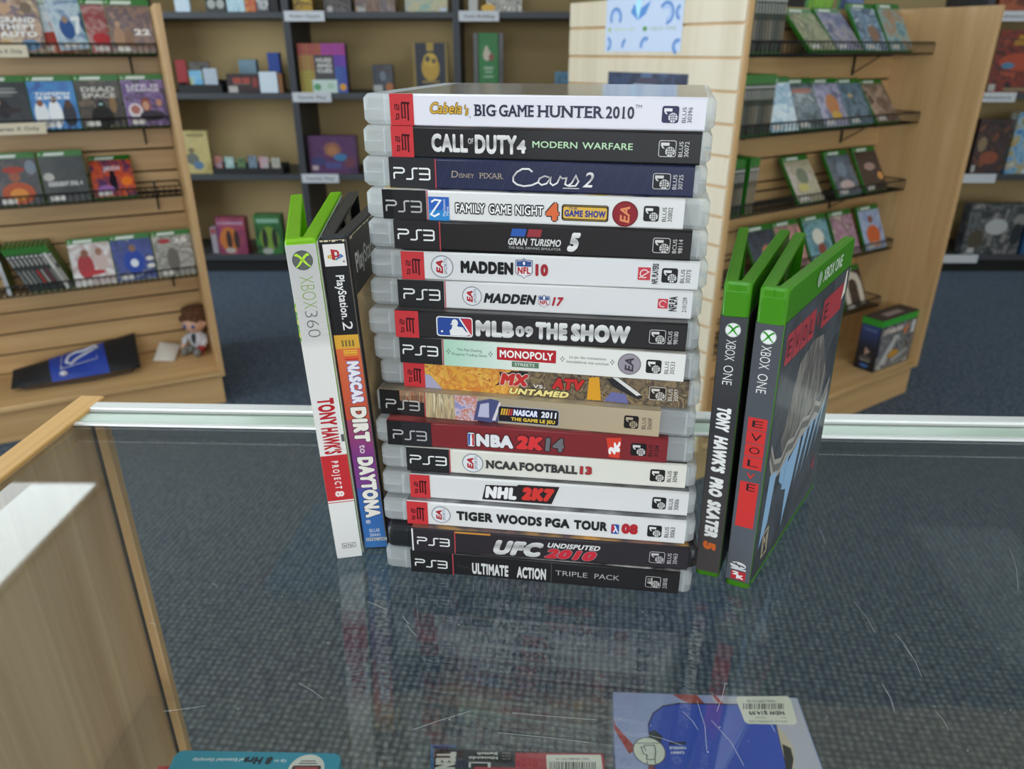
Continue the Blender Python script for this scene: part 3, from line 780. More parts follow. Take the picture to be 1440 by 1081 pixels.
def c15(s):
    s.redlogo(572.5, 602); s.ea(607, 634)
    for w, x0, x1 in (('TIGER', 642, 693), ('WOODS', 698, 762), ('PGA', 767, 801), ('TOUR', 807, 854)): s.Tx(w, x0, x1, .32, .72, '#262526', bold=.06)
    a0, a1 = s.X(859.5), s.X(870.5); s.rrect(a0, a1, .24 * TK, .66 * TK, .0007, '#2f4f9a', 2); s.R(860, 864, .30, .64, '#b33440', 3); s.St([(863, .30), (866, .48), (864, .60)], .05, '#eceaee', 4); s.St([(866, .48), (869, .30)], .05, '#eceaee', 4)
    s.Tx('08', 874, 897, .28, .72, '#b0282f', bold=.08); s.mark(910.3, 930.4, '#201e1f', '#dfdcd9', num='30063', tx=934.7)


def c16(s):
    s.R(579.5, 581.6, 0, 1, '#e8e4e0', 2); s.blacklogo(582, 639, 587, 632, 640, '#2f2a2e', .30, .62)
    s.Tx('UFC', 691, 766, .10, .76, SILV, sh=.3, bold=.08); s.Tx('UNDISPUTED', 769, 845, .58, .80, '#dcd8d6', sh=.3, bold=.04); s.Tx('2010', 765, 842, .10, .54, '#c8303c', sh=.3, bold=.08, out=('#a8a0a4', .02))
    s.R(640, 690, .92, 1, '#c98a3c', 1); s.mark(913, 934.7, '#c8c2c4', '#2b2629', num='30463', tx=938.4, solid=False)


def c17(s):
    s.blacklogo(578, 636, 584, 629, 637.3, '#232122', .28, .60)
    s.Tx('ULTIMATE', 664, 715, .14, .66, '#dedbd7', bold=.05); s.Tx('ACTION', 727, 768, .14, .66, '#dedbd7', bold=.05); s.R(775, 775.6, .06, .94, '#6a6664', 2)
    s.Tx('TRIPLE', 781, 826, .42, .64, '#b5b0ac', bold=.0); s.Tx('PACK', 836, 871, .42, .64, '#b5b0ac', bold=.0); s.St([(642, .40), (645, .58), (646, .40), (650, .50), (652, .38), (657, .46), (661, .36)], .02, '#4a4644')
    s.mark(907.5, 929, '#d2cec9', '#1c1a1a', None, '2100105', tx=924, one='ALL', solid=False)


STACK = [  # sleeve start/end columns, paper colour, cover colours (top face), print, label
    (548.8, 992.8, '#e4e0e6', ['#3a3632', '#6a5c4a', '#4e4a3e', '#8a7a62'], c1, 'white edged case on top of the stack with gold script and serif hunting title'),
    (550.6, 985.9, '#211f1f', ['#2a2622', '#a8845c', '#3a3630', '#16140f'], c2, 'black edged case second from top with silver war title and green subtitle'),
    (547.8, 976, '#262a46', ['#2a3a5a', '#3a6a8a', '#1c2238'], c3, 'navy edged case third from top with silver script and a numeral two'),
    (538.4, 962, '#e2dfdb', ['#e0b83a', '#d9d4c8', '#3a3a5a', '#f0e8c8'], c4, 'white edged family quiz case with yellow box, blue square and dark red disc'),
    (554.4, 972, '#231f1f', ['#2a2828', '#4a4646', '#1a1818'], c5, 'black edged racing case with a blue and a red parallelogram and silver five'),
    (564.7, 982.5, '#dedcda', ['#3a3a3e', '#2a2a2e', '#5a5a60'], c6, 'white edged football case ending in a red 10, between two black edged cases'),
    (560, 973, '#dddad8', ['#d4d0d0', '#8a8088', '#c0bcc8'], c7, 'white edged football case ending in a red 17'),
    (556, 965.6, '#2b2828', ['#3a3634', '#4a4644', '#222'.ljust(7, '2')], c8, 'black edged baseball case with silver capitals and batter emblem'),
    (562.5, 962.8, '#e2e0d8', ['#8a8478', '#b8b0a4', '#5a564e'], c9, 'mint to white edged board game case with a red name plate'),
    (568, 968, '#6a5844', ['#2a2622', '#4a4034', '#1e1c1a'], c10, 'orange dirt printed off-road racing case in the middle of the stack'),
    (534.8, 927.8, '#a9987a', ['#8a7c66', '#b0a084', '#6a6052'], c11, 'sand coloured stock car case whose paper has slid left, clear at its right end'),
    (545, 938.4, '#7e2a2e', ['#8a3a3a', '#5a2a2c', '#a04a48'], c12, 'dark red edged basketball case with paper slid left'),
    (572, 964.7, '#dedace', ['#d8d4c8', '#b8b2a4', '#4a4440'], c13, 'cream edged football case with slab serif title and red 13'),
    (577, 967.5, '#dcd9d6', ['#3a3a3a', '#6a6a6c', '#222222'], c14, 'white edged hockey case with a black plate of white and red letters'),
    (572.5, 963.8, '#dfdcd9', ['#4a4a4c', '#8a8a8c', '#2e2e30'], c15, 'white edged golf case third from the bottom with red 08'),
    (579.5, 967.5, '#2f2a2e', ['#c9923c', '#4a3a3a', '#8a5a4a', '#2a2426'], c16, 'dark edged fighting game case in black plastic, second from the bottom'),
    (578, 955, '#232122', ['#c8c0bc', '#3a3636', '#d8d2cc', '#2a2626'], c17, 'black edged triple pack case lying at the bottom of the stack'),
]
for i, (p0, p1, paper, cov, fn, lab) in enumerate(STACK):
    x, y, yaw = STK[i]; z = ZG + 0.0001 + (16 - i) * PITCH
    t = thing('game_case', lab, 'game case', (x, y, z), (0, 0, math.radians(yaw)), 'stack of game cases on the glass counter')
    T = Matrix.Translation((x, y, z)) @ Matrix.Rotation(math.radians(yaw), 4, 'Z')
    mt = BLACKP if i == 15 else CLEAR
    mb = MB()
    mb.rbox((-0.0855, 0.0, 0.0002), (0.0855, 0.1345, 0.0145), 'z', 0.0036, 0.0022, mt, seg=5)
    for x0_, x1_ in ((-0.0853, -0.0735), (0.0805, 0.0853)):
        mb.rbox((x0_, -0.00015, 0.0070), (x1_, 0.010, 0.0074), 'z', 0.003, 0.0, mt)
        mb.rbox((x0_ + .0115 if x0_ < 0 else x0_, -0.0002, 0.001), (x0_ + .0121 if x0_ < 0 else x0_ + .0006, 0.004, 0.0137), 'x', 0.0015, 0.0, mt)
    mb.build('case_shell', t)
    mb = MB(); s = Spine(mb, T); a0, a1 = s.X(p0), min(s.X(p1), 0.0842)
    ca = art('cover_%d' % i, cov, 26 if i else 40, coat=0.9 if i == 0 else 0.3)
    mb.rbox((a0, -0.0003, 0.0), (a1, 0.1300, TK), 'x', 0.0009, 0.0, P(paper), corners=(0, 1, 1, 0))
    for zz, dn in ((TK + 2e-5, 1), (-2e-5, -1)):
        q = [(a0, 0.0008, zz), (a1, 0.0008, zz), (a1, 0.1298, zz), (a0, 0.1298, zz)]
        mb.poly(q if dn > 0 else q[::-1], ca)
    fn(s)
    mb.build('cover_sleeve', t)

# ================================================================ the four cases standing half open beside the stack
class Up(Art):
    """print on the narrow edge of a standing case: across 0..1, up by the photo's pixel rows"""

    def __init__(s, mb, T, w, h):
        super().__init__(mb, (0, -0.0005, 0), (1, 0, 0), (0, 0, 1), (0, -1, 0)); s.T, s.w, s.h = T, w, h

    def Z(s, py): return solve(lambda b: -proj(s.T @ Vector((0, -0.0005, b)))[1], -py, -0.01, s.h + 0.01)

    def A(s, u): return (u - 0.5) * s.w

    def R(s, u0, u1, y0, y1, col, l=1): s.rect(s.A(u0), s.A(u1), s.Z(y1), s.Z(y0), col, l)

    def Tx(s, t, u0, u1, y0, y1, col, l=2, rot=-90, **k): s.text(t, s.A(u0), s.A(u1), s.Z(y1), s.Z(y0), col, l, rot=rot, **k)

    def sphere(s, u, py, r, base, rim, x):
        a, b = s.A(u), s.Z(py); s.ell(a, b, r, r, rim, 2); s.ell(a, b, r * .92, r * .92, base, 3)
        for q in (1, -1):
            s.poly([(a - r * .78 * q, b + r * .52), (a - r * .52 * q, b + r * .74), (a - r * .18 * q, b + r * .48), (a + r * .16 * q, b + r * .08), (a + r * .50 * q, b - r * .42), (a + r * .74 * q, b - r * .62), (a + r * .62 * q, b - r * .72), (a + r * .28 * q, b - r * .44), (a - r * .10 * q, b + r * .0), (a - r * .40 * q, b + r * .36)], x, 4)


def open_case(label, cx, cy, yaw, lean, w, h, depth, aL, aR, mat, band_top, band_bot, paper, prints, inner=None, front=None, back=None, cat='game case'):
    """cx, cy = middle of the spine's foot; aL, aR = how far each half swings out (degrees)"""
    lift = abs(math.sin(math.radians(lean))) * w / 2 + 0.0001
    t = thing('game_case', label, cat, (cx, cy, ZG + lift), (0, math.radians(lean), math.radians(yaw)), 'half open cases standing beside the stack')
    T = Matrix.Translation((cx, cy, ZG + lift)) @ Matrix.Rotation(math.radians(yaw), 4, 'Z') @ Matrix.Rotation(math.radians(lean), 4, 'Y')
    hw = w / 2
    mb = MB(); mb.rbox((-hw, 0, 0), (hw, 0.0055, h), 'z', 0.0022, 0.0012, mat, corners=(0, 0, 1, 1))
    zt0 = h - (0.0185 if mat is GREEN else 0.004)
    if mat is GREEN:
        mb.rbox((-hw + 0.0013, -0.0004, zt0), (hw - 0.0013, 0.001, h - 0.0042), 'y', 0.0012, 0.0003, mat); mb.box((-0.0001, -0.00025, zt0 - 0.003), (0.0001, 0.001, h - 0.0006), mat)
    mb.build('spine', t)
    for sgn, ang, nm in ((-1, aL, 'back_panel'), (1, aR, 'front_panel')):
        R = Matrix.Translation((sgn * hw, 0.004, 0)) @ Matrix.Rotation(-sgn * math.radians(ang), 4, 'Z')
        mb = MB(); th = hw - 0.0004; q = lambda a, b: (min(a, b), max(a, b))

        def bx(xa, xb, ya, yb, za, zb, r=0.0, ax='x'):
            x0, x1 = q(-sgn * xa, -sgn * xb); mb.rbox((x0, ya, za), (x1, yb, zb), ax, r or 0.0006, 0.0004, mat, seg=2, T=R)
        bx(0, 0.0016, 0, depth, 0.0006, h - 0.0006, 0.003)
        bx(0.001, th, 0.001, depth - 0.0005, h - 0.0032, h - 0.0007)
        bx(0.001, th, 0.001, depth - 0.0005, 0.0007, 0.0032)
        bx(0.001, th, depth - 0.003, depth - 0.0004, 0.0026, h - 0.0026)
        bx(0.0012, th * .55, depth * .52, depth * .60, h - 0.018, h - 0.0034)
        mb.build(nm, t)
    mb = MB(); u = Up(mb, T, w, h)
    zt, zb = u.Z(band_top), u.Z(band_bot)
    mb.rbox((-hw + 0.0003, -0.0004, zb), (hw - 0.0003, 0.0004, zt), 'z', 0.0004, 0.0, P(paper), seg=1)
    prints(u)
    mb.build('spine_sleeve', t)
    for sgn, ang, nm, pr in ((-1, aL, 'back_sleeve', back), (1, aR, 'front_sleeve', front)):
        R = Matrix.Translation((sgn * hw, 0.004, 0)) @ Matrix.Rotation(-sgn * math.radians(ang), 4, 'Z')
        mb = MB(); x0, x1 = (0.00005, 0.00035) if sgn > 0 else (-0.00035, -0.00005)
        mb.box((x0, -0.002, zb), (x1, depth - 0.003, zt), P(paper), R)
        if pr:
            A = Art(mb, R @ Vector((x1 if sgn > 0 else x0, 0, 0)), (R.to_3x3() @ Vector((0, 1, 0))), (0, 0, 1), (R.to_3x3() @ Vector((sgn, 0, 0))))
            pr(A, depth - 0.003, zb, zt)
        mb.build(nm, t)
    return t


def p360(u):
    g = gradmat('white_spine_fade', 2, [(u.Z(785), '#e9e6e1'), (u.Z(490), '#e4e0da'), (u.Z(478), '#cfcbc6'), (u.Z(345), '#bdbab6')]); u.R(.03, .97, 344, 783, g, 1)
    for k in range(7): u.R(.1 + .02 * k, .98, 418 + 9 * k, 418.8 + 9 * k, '#c4c1bc', 2)
    for k in range(9): u.R(.0, .05, 425 + k * 6, 430 + k * 6, ['#7bb23a', '#c9cf4a', '#5a9a30'][k % 3], 2)
    u.sphere(.50, 366, .0049, '#5c605c', '#43463f', '#b7e23a')
    u.Tx('XBOX', .30, .76, 388, 434, '#84a436', bold=-.02); u.Tx('360', .30, .72, 437, 474, '#5e605c', bold=-.02)
    u.Tx('TONY', .22, .80, 560, 598, '#b8242c', bold=.05); u.Tx("HAWK'S", .20, .80, 601, 638, '#b8242c', bold=.05)
    u.R(.02, .98, 640, 703, '#c42f33', 2); u.R(.02, .98, 703, 704.5, '#f0eae6', 3); u.R(.02, .98, 705, 706, '#c42f33', 3)
    u.Tx('P R O J E C T', .38, .62, 648, 687, '#f0e2de', 3, bold=.03); u.Tx('8', .34, .66, 690, 698, '#f0e2de', 3, bold=.04)
    a0, a1 = u.A(.28), u.A(.80); b0, b1 = u.Z(770), u.Z(763); u.rrect(a0, a1, b0, b1, .0004, '#55534f', 2); u.rrect(a0 + .0003, a1 - .0003, b0 + .0003, b1 - .0003, .0003, '#e6e3de', 3)
    u.Tx('NTSC', .34, .74, 765, 768.6, '#55534f', 4, rot=0, bold=.02)
    u.R(.86, .97, 612, 622, '#5a5a5a', 2)


def front360(A, d, zb, zt):
    A.rect(0, d, zb, zt, art('skate_cover', ['#e8e4de', '#c8c2b8', '#9a948a', '#e8e4de'], 22), 1)


def pPS2(u):
    u.R(.02, .98, 336, 471, '#1b191a', 1)
    u.R(.10, .88, 343, 374, '#e8e2dd', 2)
    P_ = lambda a, b: (u.A(.10 + .78 * a), u.Z(374 - 31 * b))
    u.poly([P_(.34, .78), P_(.36, .30), P_(.50, .26), P_(.50, .74)], '#b4242c', 4); u.poly([P_(.50, .74), P_(.50, .66), P_(.62, .62), P_(.62, .46), P_(.50, .48), P_(.50, .40), P_(.70, .40), P_(.72, .62), P_(.64, .72)], '#b4242c', 4)
    u.stroke([P_(.40, .36), P_(.20, .40), P_(.20, .46), P_(.42, .50)], .0008, '#c9a83a', 3); u.stroke([P_(.48, .42), P_(.78, .50), P_(.84, .44), P_(.56, .32)], .0008, '#3a6aa8', 3); u.stroke([P_(.42, .32), P_(.60, .30)], .0008, '#4a9a6a', 3)
    u.ell(P_(.88, .20)[0], P_(.88, .20)[1], .0005, .0005, '#6a6866', 3, 10)
    u.Tx('PlayStation.', .42, .72, 387, 449, '#ece8e4', bold=.02); u.Tx('2', .42, .78, 452, 464, '#ece8e4')
    u.R(.02, .98, 470.5, 490, '#dba53a', 1); u.R(.02, .98, 490, 592, gradmat('sunset_spine', 2, [(u.Z(592), '#c4472e'), (u.Z(490), '#d9662e')]), 1)
    u.R(.02, .98, 590, 690, gradmat('dusk_spine', 2, [(u.Z(690), '#7a3a86'), (u.Z(640), '#7d2f7c'), (u.Z(590), '#a23c5c')]), 2); u.R(.02, .98, 686, 769, gradmat('blue_spine', 2, [(u.Z(769), '#3a74b4'), (u.Z(700), '#2c62a8'), (u.Z(686), '#4a4a9a')]), 3)
    zz = u.Z(337); x_ = 0.02; rr_ = random.Random(5)
    while x_ < .96:
        w_ = rr_.uniform(.05, .16); u.rect(u.A(x_), u.A(min(x_ + w_, .98)), zz - rr_.uniform(.0003, .0011), zz, '#d2c4a4', 3); x_ += w_ + rr_.uniform(0, .04)
    u.rect(u.A(.94), u.A(.985), u.Z(765), zz, '#5a5048', 4)
    for k, c in enumerate(('#7a6a34', '#7a6a34', '#7a6a34', '#7a6a34')): u.R(.28 + k * .13, .35 + k * .13, 478, 487, c, 2)
    for k, c in enumerate(('#e8b63a', '#e8b63a', '#e0982e', '#d9582e', '#c8302e')): u.R(.30, .82, 492 + k * 3, 494 + k * 3, c, 2)
    u.Tx('NASCAR', .36, .82, 508, 567, '#ece6ea', bold=.08, out=('#3a58a8', .05))
    u.Tx('DIRT', .24, .86, 572, 621, '#eee6da', 5, bold=.08, out=('#3a1c24', .04)); u.Tx('to', .38, .66, 625, 637, '#d8c8d0', 5, bold=.02); u.Tx('DAYTONA', .22, .86, 642, 727, '#eee6da', 5, bold=.08, out=('#2a1c3a', .04))
    u.ring(u.A(.30), u.Z(733), .0012, .0003, '#e6e0da', 5, 14); u.Tx('R', .22, .38, 731, 735, '#e6e0da', 5, rot=0)
    u.Tx('SLUS', .28, .72, 743, 747.5, '#cfd6e0', 5, rot=0, bold=.02); u.Tx('20441', .28, .72, 749.5, 753.5, '#cfd6e0', 5, rot=0, bold=.02)
    u.R(.10, .98, 755.5, 759.5, '#cfd0cc', 5); u.Tx('NTSC U/C', .14, .94, 756.3, 758.8, '#3a4a6a', 6, rot=0, bold=.04)


def frontPS2(A, d, zb, zt):
    A.rect(0, d, zb, zt, art('dusty_cover', ['#a98a5c', '#c2a474', '#8d7450', '#b9a07a'], 20), 1)
    A.rect(0, d, zt - .030, zt, '#2a2826', 2)
    for k, y in enumerate((0,)): A.text('PlayStation.2', .006, .070, zt - .020, zt - .010, '#cfcac4', 3, bold=.02)
    x_ = 0.0; rr_ = random.Random(8)
    while x_ < d - .004:
        w_ = rr_.uniform(.003, .012); A.rect(x_, min(x_ + w_, d), zt - rr_.uniform(.0004, .0014), zt, '#d2c4a4', 4); x_ += w_ + rr_.uniform(0, .004)
    A.rect(.0, d, zt - .0315, zt - .0302, '#b89a68', 3)
    A.poly([(0, zb), (d, zb), (d, zb + .05), (0, zb + .03)], '#7a2f6a', 2)


def pTH(u):
    u.R(.02, .98, 446, 803, gradmat('taupe_spine', 2, [(u.Z(803), '#4a4340'), (u.Z(600), '#2c2a2c'), (u.Z(446), '#3a3a3e')]), 1)
    u.sphere(.50, 464, .0037, '#e6e6e2', '#b8b8b4', '#3c9a2c')
    u.Tx('XBOX', .30, .66, 478, 507, '#e6e4e0', bold=-.01); u.Tx('ONE', .30, .66, 514, 541, '#e6e4e0', bold=-.01)
    for w, y0, y1 in (('TONY', 572, 607), ("HAWK'S", 613, 665), ('PRO', 671, 699), ('SKATER', 703, 757)): u.Tx(w, .22, .76, y0, y1, '#e9e6e2', bold=.075, sh=.2)
    u.Tx('5', .22, .74, 761, 773.5, '#d2672e', bold=.08, sh=.1)


def pEV(u):
    u.R(.02, .98, 456, 816, gradmat('slate_spine', 2, [(u.Z(816), '#5a5c62'), (u.Z(640), '#4c4f56'), (u.Z(456), '#4a4c50')]), 1)
    u.sphere(.50, 474, .0037, '#e6e6e2', '#b8b8b4', '#3c9a2c')
    u.Tx('XBOX', .30, .66, 486.5, 519, '#e9e6e2', bold=-.01); u.Tx('ONE', .30, .66, 526, 553, '#e9e6e2', bold=-.01)
    rd, dk = '#c93634', '#2a2224'
    for ch, y0, y1 in (('E', 588, 605), ('V', 606, 624), ('O', 625, 642), ('L', 643, 660)):
        u.R(.16, .86, y0, y1, rd, 2); u.Tx(ch, .32, .72, y0 + 4, y1 - 4, dk, 3, rot=0)
    u.Tx('V', .34, .66, 665, 673, rd, 3, rot=0, bold=.02); u.R(.14, .84, 678, 741, rd, 2); u.Tx('E', .40, .72, 680, 690, dk, 3, rot=0)
    a, b = u.A(.46), u.Z(795); u.ell(a, b, .0042, .0022, '#dcdcdc', 2); u.stroke([(a - .004, b + .001), (a, b + .0002), (a + .0035, b - .0003)], .0008, '#3a3c40', 3); u.stroke([(a - .0015, b + .0016), (a + .0012, b - .0012)], .0006, '#3a3c40', 3)
    u.rect(a - .0036, a + .0044, u.Z(801), u.Z(799), '#dcdcdc', 4)
    u.R(.22, .80, 803, 814.5, '#c23236', 2); u.Tx('2', .26, .54, 803.5, 808.5, '#f0ece8', 3, rot=0, bold=.08); u.Tx('K', .44, .74, 807.5, 813, '#f0ece8', 4, rot=0, bold=.08)


def frontEV(A, d, zb, zt):
    base = art('slate_cover', ['#2e3238', '#434850', '#23262b', '#3a3f45'], 30); A.rect(0, d, zb, zt, base, 1)
    h = zt - zb; f = lambda a, b: (d * a, zb + h * b)
    # red title blocks
    for k, ch in enumerate('EVOL'):
        a0, a1 = .04 + .105 * k, .135 + .105 * k
        A.poly([f(a0, .84), f(a1, .84), f(a1, .95), f(a0, .95)], '#a83640', 2); A.text(ch, d * (a0 + .02), d * (a1 - .02), zb + h * .865, zb + h * .925, '#2c2226', 3)
    A.text('V', d * .475, d * .535, zb + h * .865, zb + h * .925, '#a83640', 3); A.poly([f(.57, .84), f(.92, .84), f(.92, .95), f(.57, .95)], '#a83640', 2); A.text('E', d * .60, d * .665, zb + h * .865, zb + h * .925, '#2c2226', 3)
    # tall weathered figure with a pale jagged ridge and icy streaks beneath
    A.poly([f(.16, .52), f(.30, .78), (f(.48, .82)), f(.66, .80), f(.84, .58), f(.80, .50), f(.2, .46)], art('weathered_hide', ['#6a6460', '#8a837a', '#4a4644', '#79736c'], 60, stretch=(2, 2, .4)), 2)
    ridge = [(.02, .56), (.10, .47), (.20, .44), (.28, .48), (.38, .46), (.50, .50), (.62, .47), (.72, .50), (.82, .46), (.95, .54)]
    A.poly([f(a, b) for a, b in ridge] + [f(a, b - .07 - .02 * (i % 2)) for i, (a, b) in list(enumerate(ridge))[::-1]], '#a9a39a', 3)
    A.poly([f(a, b - .02) for a, b in ridge] + [f(a, b - .05) for a, b in ridge[::-1]], '#6d6a66', 4)
    for pts in (((.06, .42), (.16, .40), (.12, .20), (.03, .02 + .10)), ((.22, .38), (.34, .41), (.30, .28), (.22, .33)), ((.30, .36), (.52, .42), (.46, .24), (.37, .06), (.36, .24), (.28, .27)), ((.56, .40), (.64, .42), (.50, .20)),
                ((.68, .42), (.74, .42), (.60, .20)), ((.78, .40), (.84, .42), (.70, .22)), ((.88, .42), (.93, .44), (.82, .24))):
        A.poly([f(*p) for p in pts], '#8fb4d4', 5)
    A.poly([f(.84, .14), f(.88, .20), f(.90, .12)], '#9a3a3c', 5)
    A.poly([f(.90, .88), f(.965, .90), f(.955, .995), f(.93, .99)], '#e2d6c8', 6)
    A.stroke([f(.10, .05), f(.17, .05), f(.16, .16), f(.09, .16)], .0012, '#c9b898', 3, closed=True); A.text('M', d * .105, d * .155, zb + h * .07, zb + h * .14, '#c9b898', 4)
    # words on the green header
    A.text('XBOX ONE', d * .48, d * .80, zt + .0055, zt + .0125, '#d6e4cc', 2, bold=.02); A.ell(d * .42, zt + .009, .0042, .0042, '#8fa888', 2)


open_case('white edged case with bright lime plastic, leaning leftmost of the upright cases', -0.0950, 0.3535, 8.5, -2.2, 0.0150, 0.188, 0.129, 5.5, 2.0, LIME, 344, 783, '#e6e3de', p360, front=front360)
open_case('black upright case with orange, purple and blue edge, tucked against left side of stack', -0.0800, 0.3600, 2.0, -2.4, 0.0138, 0.188, 0.129, 3.4, 3.6, BLACKP, 337, 768, '#232122', pPS2, front=frontPS2)
open_case('green topped upright case with slanted white skate lettering, right beside the stack', 0.1098, 0.3355, -22.0, -1.2, 0.0130, 0.171, 0.126, 3.5, 4.5, GREEN, 445, 803, '#3a3836', pTH)
open_case('rightmost green topped upright case with red letter blocks and monster cover', 0.1240, 0.3262, -27.0, -1.2, 0.0132, 0.171, 0.126, 1.0, 8.5, GREEN, 456, 817, '#3c3f44', pEV, front=frontEV)


# ================================================================ packages lying inside the counter
class Flat(Art):
    """print on a lying package, laid out from pixel positions on its top face"""

    def __init__(s, mb, z, mk=P):
        super().__init__(mb, (0, 0, z), (1, 0, 0), (0, 1, 0), (0, 0, 1), mk=mk); s.z = z

    def p(s, px, py): q = hitz(px, py, s.z); return (q.x, q.y)

    def Pl(s, pts, col, l=1): s.poly([s.p(*q) for q in pts], col, l)

    def Tx(s, t, x0, x1, y0, y1, col, l=2, rot=180, **k):
        (a0, b1), (a1, b0) = s.p(x0, y0), s.p(x1, y1)
        a0, a1 = min(a0, a1), max(a0, a1); s.text(t, a0, a1, min(b0, b1), max(b0, b1), col, l, rot=rot, **k)


def slabpoly(mb, pts, z0, z1, mat):
    n = len(pts); vs = [(x, y, z0) for x, y in pts] + [(x, y, z1) for x, y in pts]
    mb.add(vs, [list(range(n))[::-1], list(range(n, 2 * n))] + [(i, (i + 1) % n, n + (i + 1) % n, n + i) for i in range(n)], mat)


def barcode(A, x0, x1, y0, y1, col, l, seed):
    r = random.Random(seed); x = x0
    while x < x1:
        w = r.choice((1.0, 1.4, 2.2)); A.Pl([(x, y0), (min(x + w, x1), y0), (min(x + w, x1), y1), (x, y1)], col, l); x += w + r.choice((1.0, 1.5, 2.2))


ZS = 0.6881
# blue battery pack card
z = ZS + 0.014; t = thing('accessory_package', 'blue card package with white disc and 8 Hrs wording inside the counter', 'package', (0, 0, 0)); mb = MB(); A = Flat(mb, z + 2e-5, PM)
top = [A.p(*q) for q in ((245, 1063), (253, 1056.5), (258, 1055), (470, 1059), (477, 1062), (479, 1067))]
bl, br = top[0][0] + 0.004, top[-1][0] - 0.003
outl = [(bl - 0.0, top[0][1] - 0.16), (br, top[-1][1] - 0.16)] + top[::-1]
slabpoly(mb, outl, ZS, z, PM('#2f97b4')); A = Flat(mb, z + 2e-5, PM)
A.Tx('Up to', 386, 402, 1068, 1072, '#e8f0f2', bold=.02, sh=.15); A.Tx('8 Hrs', 343.5, 382, 1064, 1074.5, '#172530', bold=.07, sh=.15); A.Tx('of Extended Gameplay', 271, 342, 1066, 1070.5, '#e8f0f2', bold=.02, sh=.15)
c = A.p(430, 1083); r = .0150; A.ell(c[0], c[1], r, r, '#e2e0d8', 2, 40); A.Pl([(420, 1072.5), (446, 1072.5), (446, 1074), (420, 1074)], '#5a5a58', 3); A.Pl([(423, 1069.3), (444, 1069.3), (444, 1070.6), (423, 1070.6)], '#5a5a58', 3)
A.rrect(c[0] - .012, c[0] + .012, c[1] - .006, c[1] + .0045, .002, '#3a2a2a', 3); A.rect(c[0] - .0095, c[0] + .0095, c[1] - .006, c[1] + .003, '#b44a48', 4)
mb.build('card', t, smooth=False)
# red strap of a package beside it
z2 = ZS + 0.010; mb = MB(); A = Flat(mb, z2, PM); slabpoly(mb, [A.p(x, y) for x, y in ((205, 1130), (238, 1130), (247, 1077.5), (240, 1076.5), (222, 1077))], ZS, z2, PM('#c2443c'))
tag(mb.build('package_corner', smooth=False), 'red rounded package corner left of the blue card package in the counter', 'package')
# red and black game box
z = ZS + 0.016; t = thing('boxed_game', 'black and red boxed game with white barcode sticker inside the counter', 'game box'); mb = MB(); A = Flat(mb, z + 2e-5, PM)
q0, q1 = A.p(613, 1053), A.p(850, 1058.5); d = Vector((q1[0] - q0[0], q1[1] - q0[1])); nn = Vector((d.y, -d.x)).normalized() * 0.10
slabpoly(mb, [(q0[0] + nn.x, q0[1] + nn.y), (q1[0] + nn.x, q1[1] + nn.y), q1, q0], ZS, z, PM('#2b292a')); A = Flat(mb, z + 2e-5, PM)
A.Pl([(725, 1058), (848, 1059.5), (853, 1100), (724, 1100)], '#b3343c', 1); A.Pl([(668, 1078), (726, 1079), (726, 1100), (660, 1100)], '#b3343c', 1)
A.Tx('TENN', 614, 639, 1057, 1092, '#d8d2c8', 3, rot=-90, bold=.08)
A.Tx('Nintendo', 659, 700, 1063.5, 1067.5, '#d8d6d2', 3, bold=.05); A.Tx('Switch', 671, 700, 1057.5, 1061.5, '#d8d6d2', 3, bold=.05)
for k, w in enumerate(('FOR', 'POUR', 'PARA')): A.Tx(w, 706, 717, 1066 - 4 * k, 1067.6 - 4 * k, '#b8b4b0', 3)
A.Pl([(659, 1071.5), (690, 1071.5), (690, 1073), (659, 1073)], '#d8d6d2', 3); A.Pl([(659, 1071.5), (662, 1071.5), (662, 1079), (659, 1079)], '#d8d6d2', 3); A.Pl([(686, 1071.5), (690, 1071.5), (690, 1079), (686, 1079)], '#d8d6d2', 3)
bx_ = mb.build('box', t, smooth=False)
mb = MB(); A = Flat(mb, z + 8e-5, PM); pa, pb = A.p(768, 1061), A.p(848, 1085); A.rrect(pa[0], pb[0], pb[1] - .01, pa[1], .0012, '#e4dfd2', 1)
A.Tx('NS13048019114', 782, 828, 1065.5, 1068.5, '#3a3836', 2); barcode(A, 773, 838, 1071, 1100, '#2e2c2b', 2, 4)
mb.build('price_sticker', bx_, smooth=False, label='white barcode sticker')
mb = MB(); A = Flat(mb, ZS + .004, PM); slabpoly(mb, [A.p(x, y) for x, y in ((604, 1130), (612, 1130), (609, 1048), (642, 1051), (640, 1047.5), (606, 1046.5))][:6], ZS, ZS + .004, PM('#4a7ab0'))
tag(mb.build('package_edge', smooth=False), 'blue package edge peeking from under the black and red boxed game', 'package')
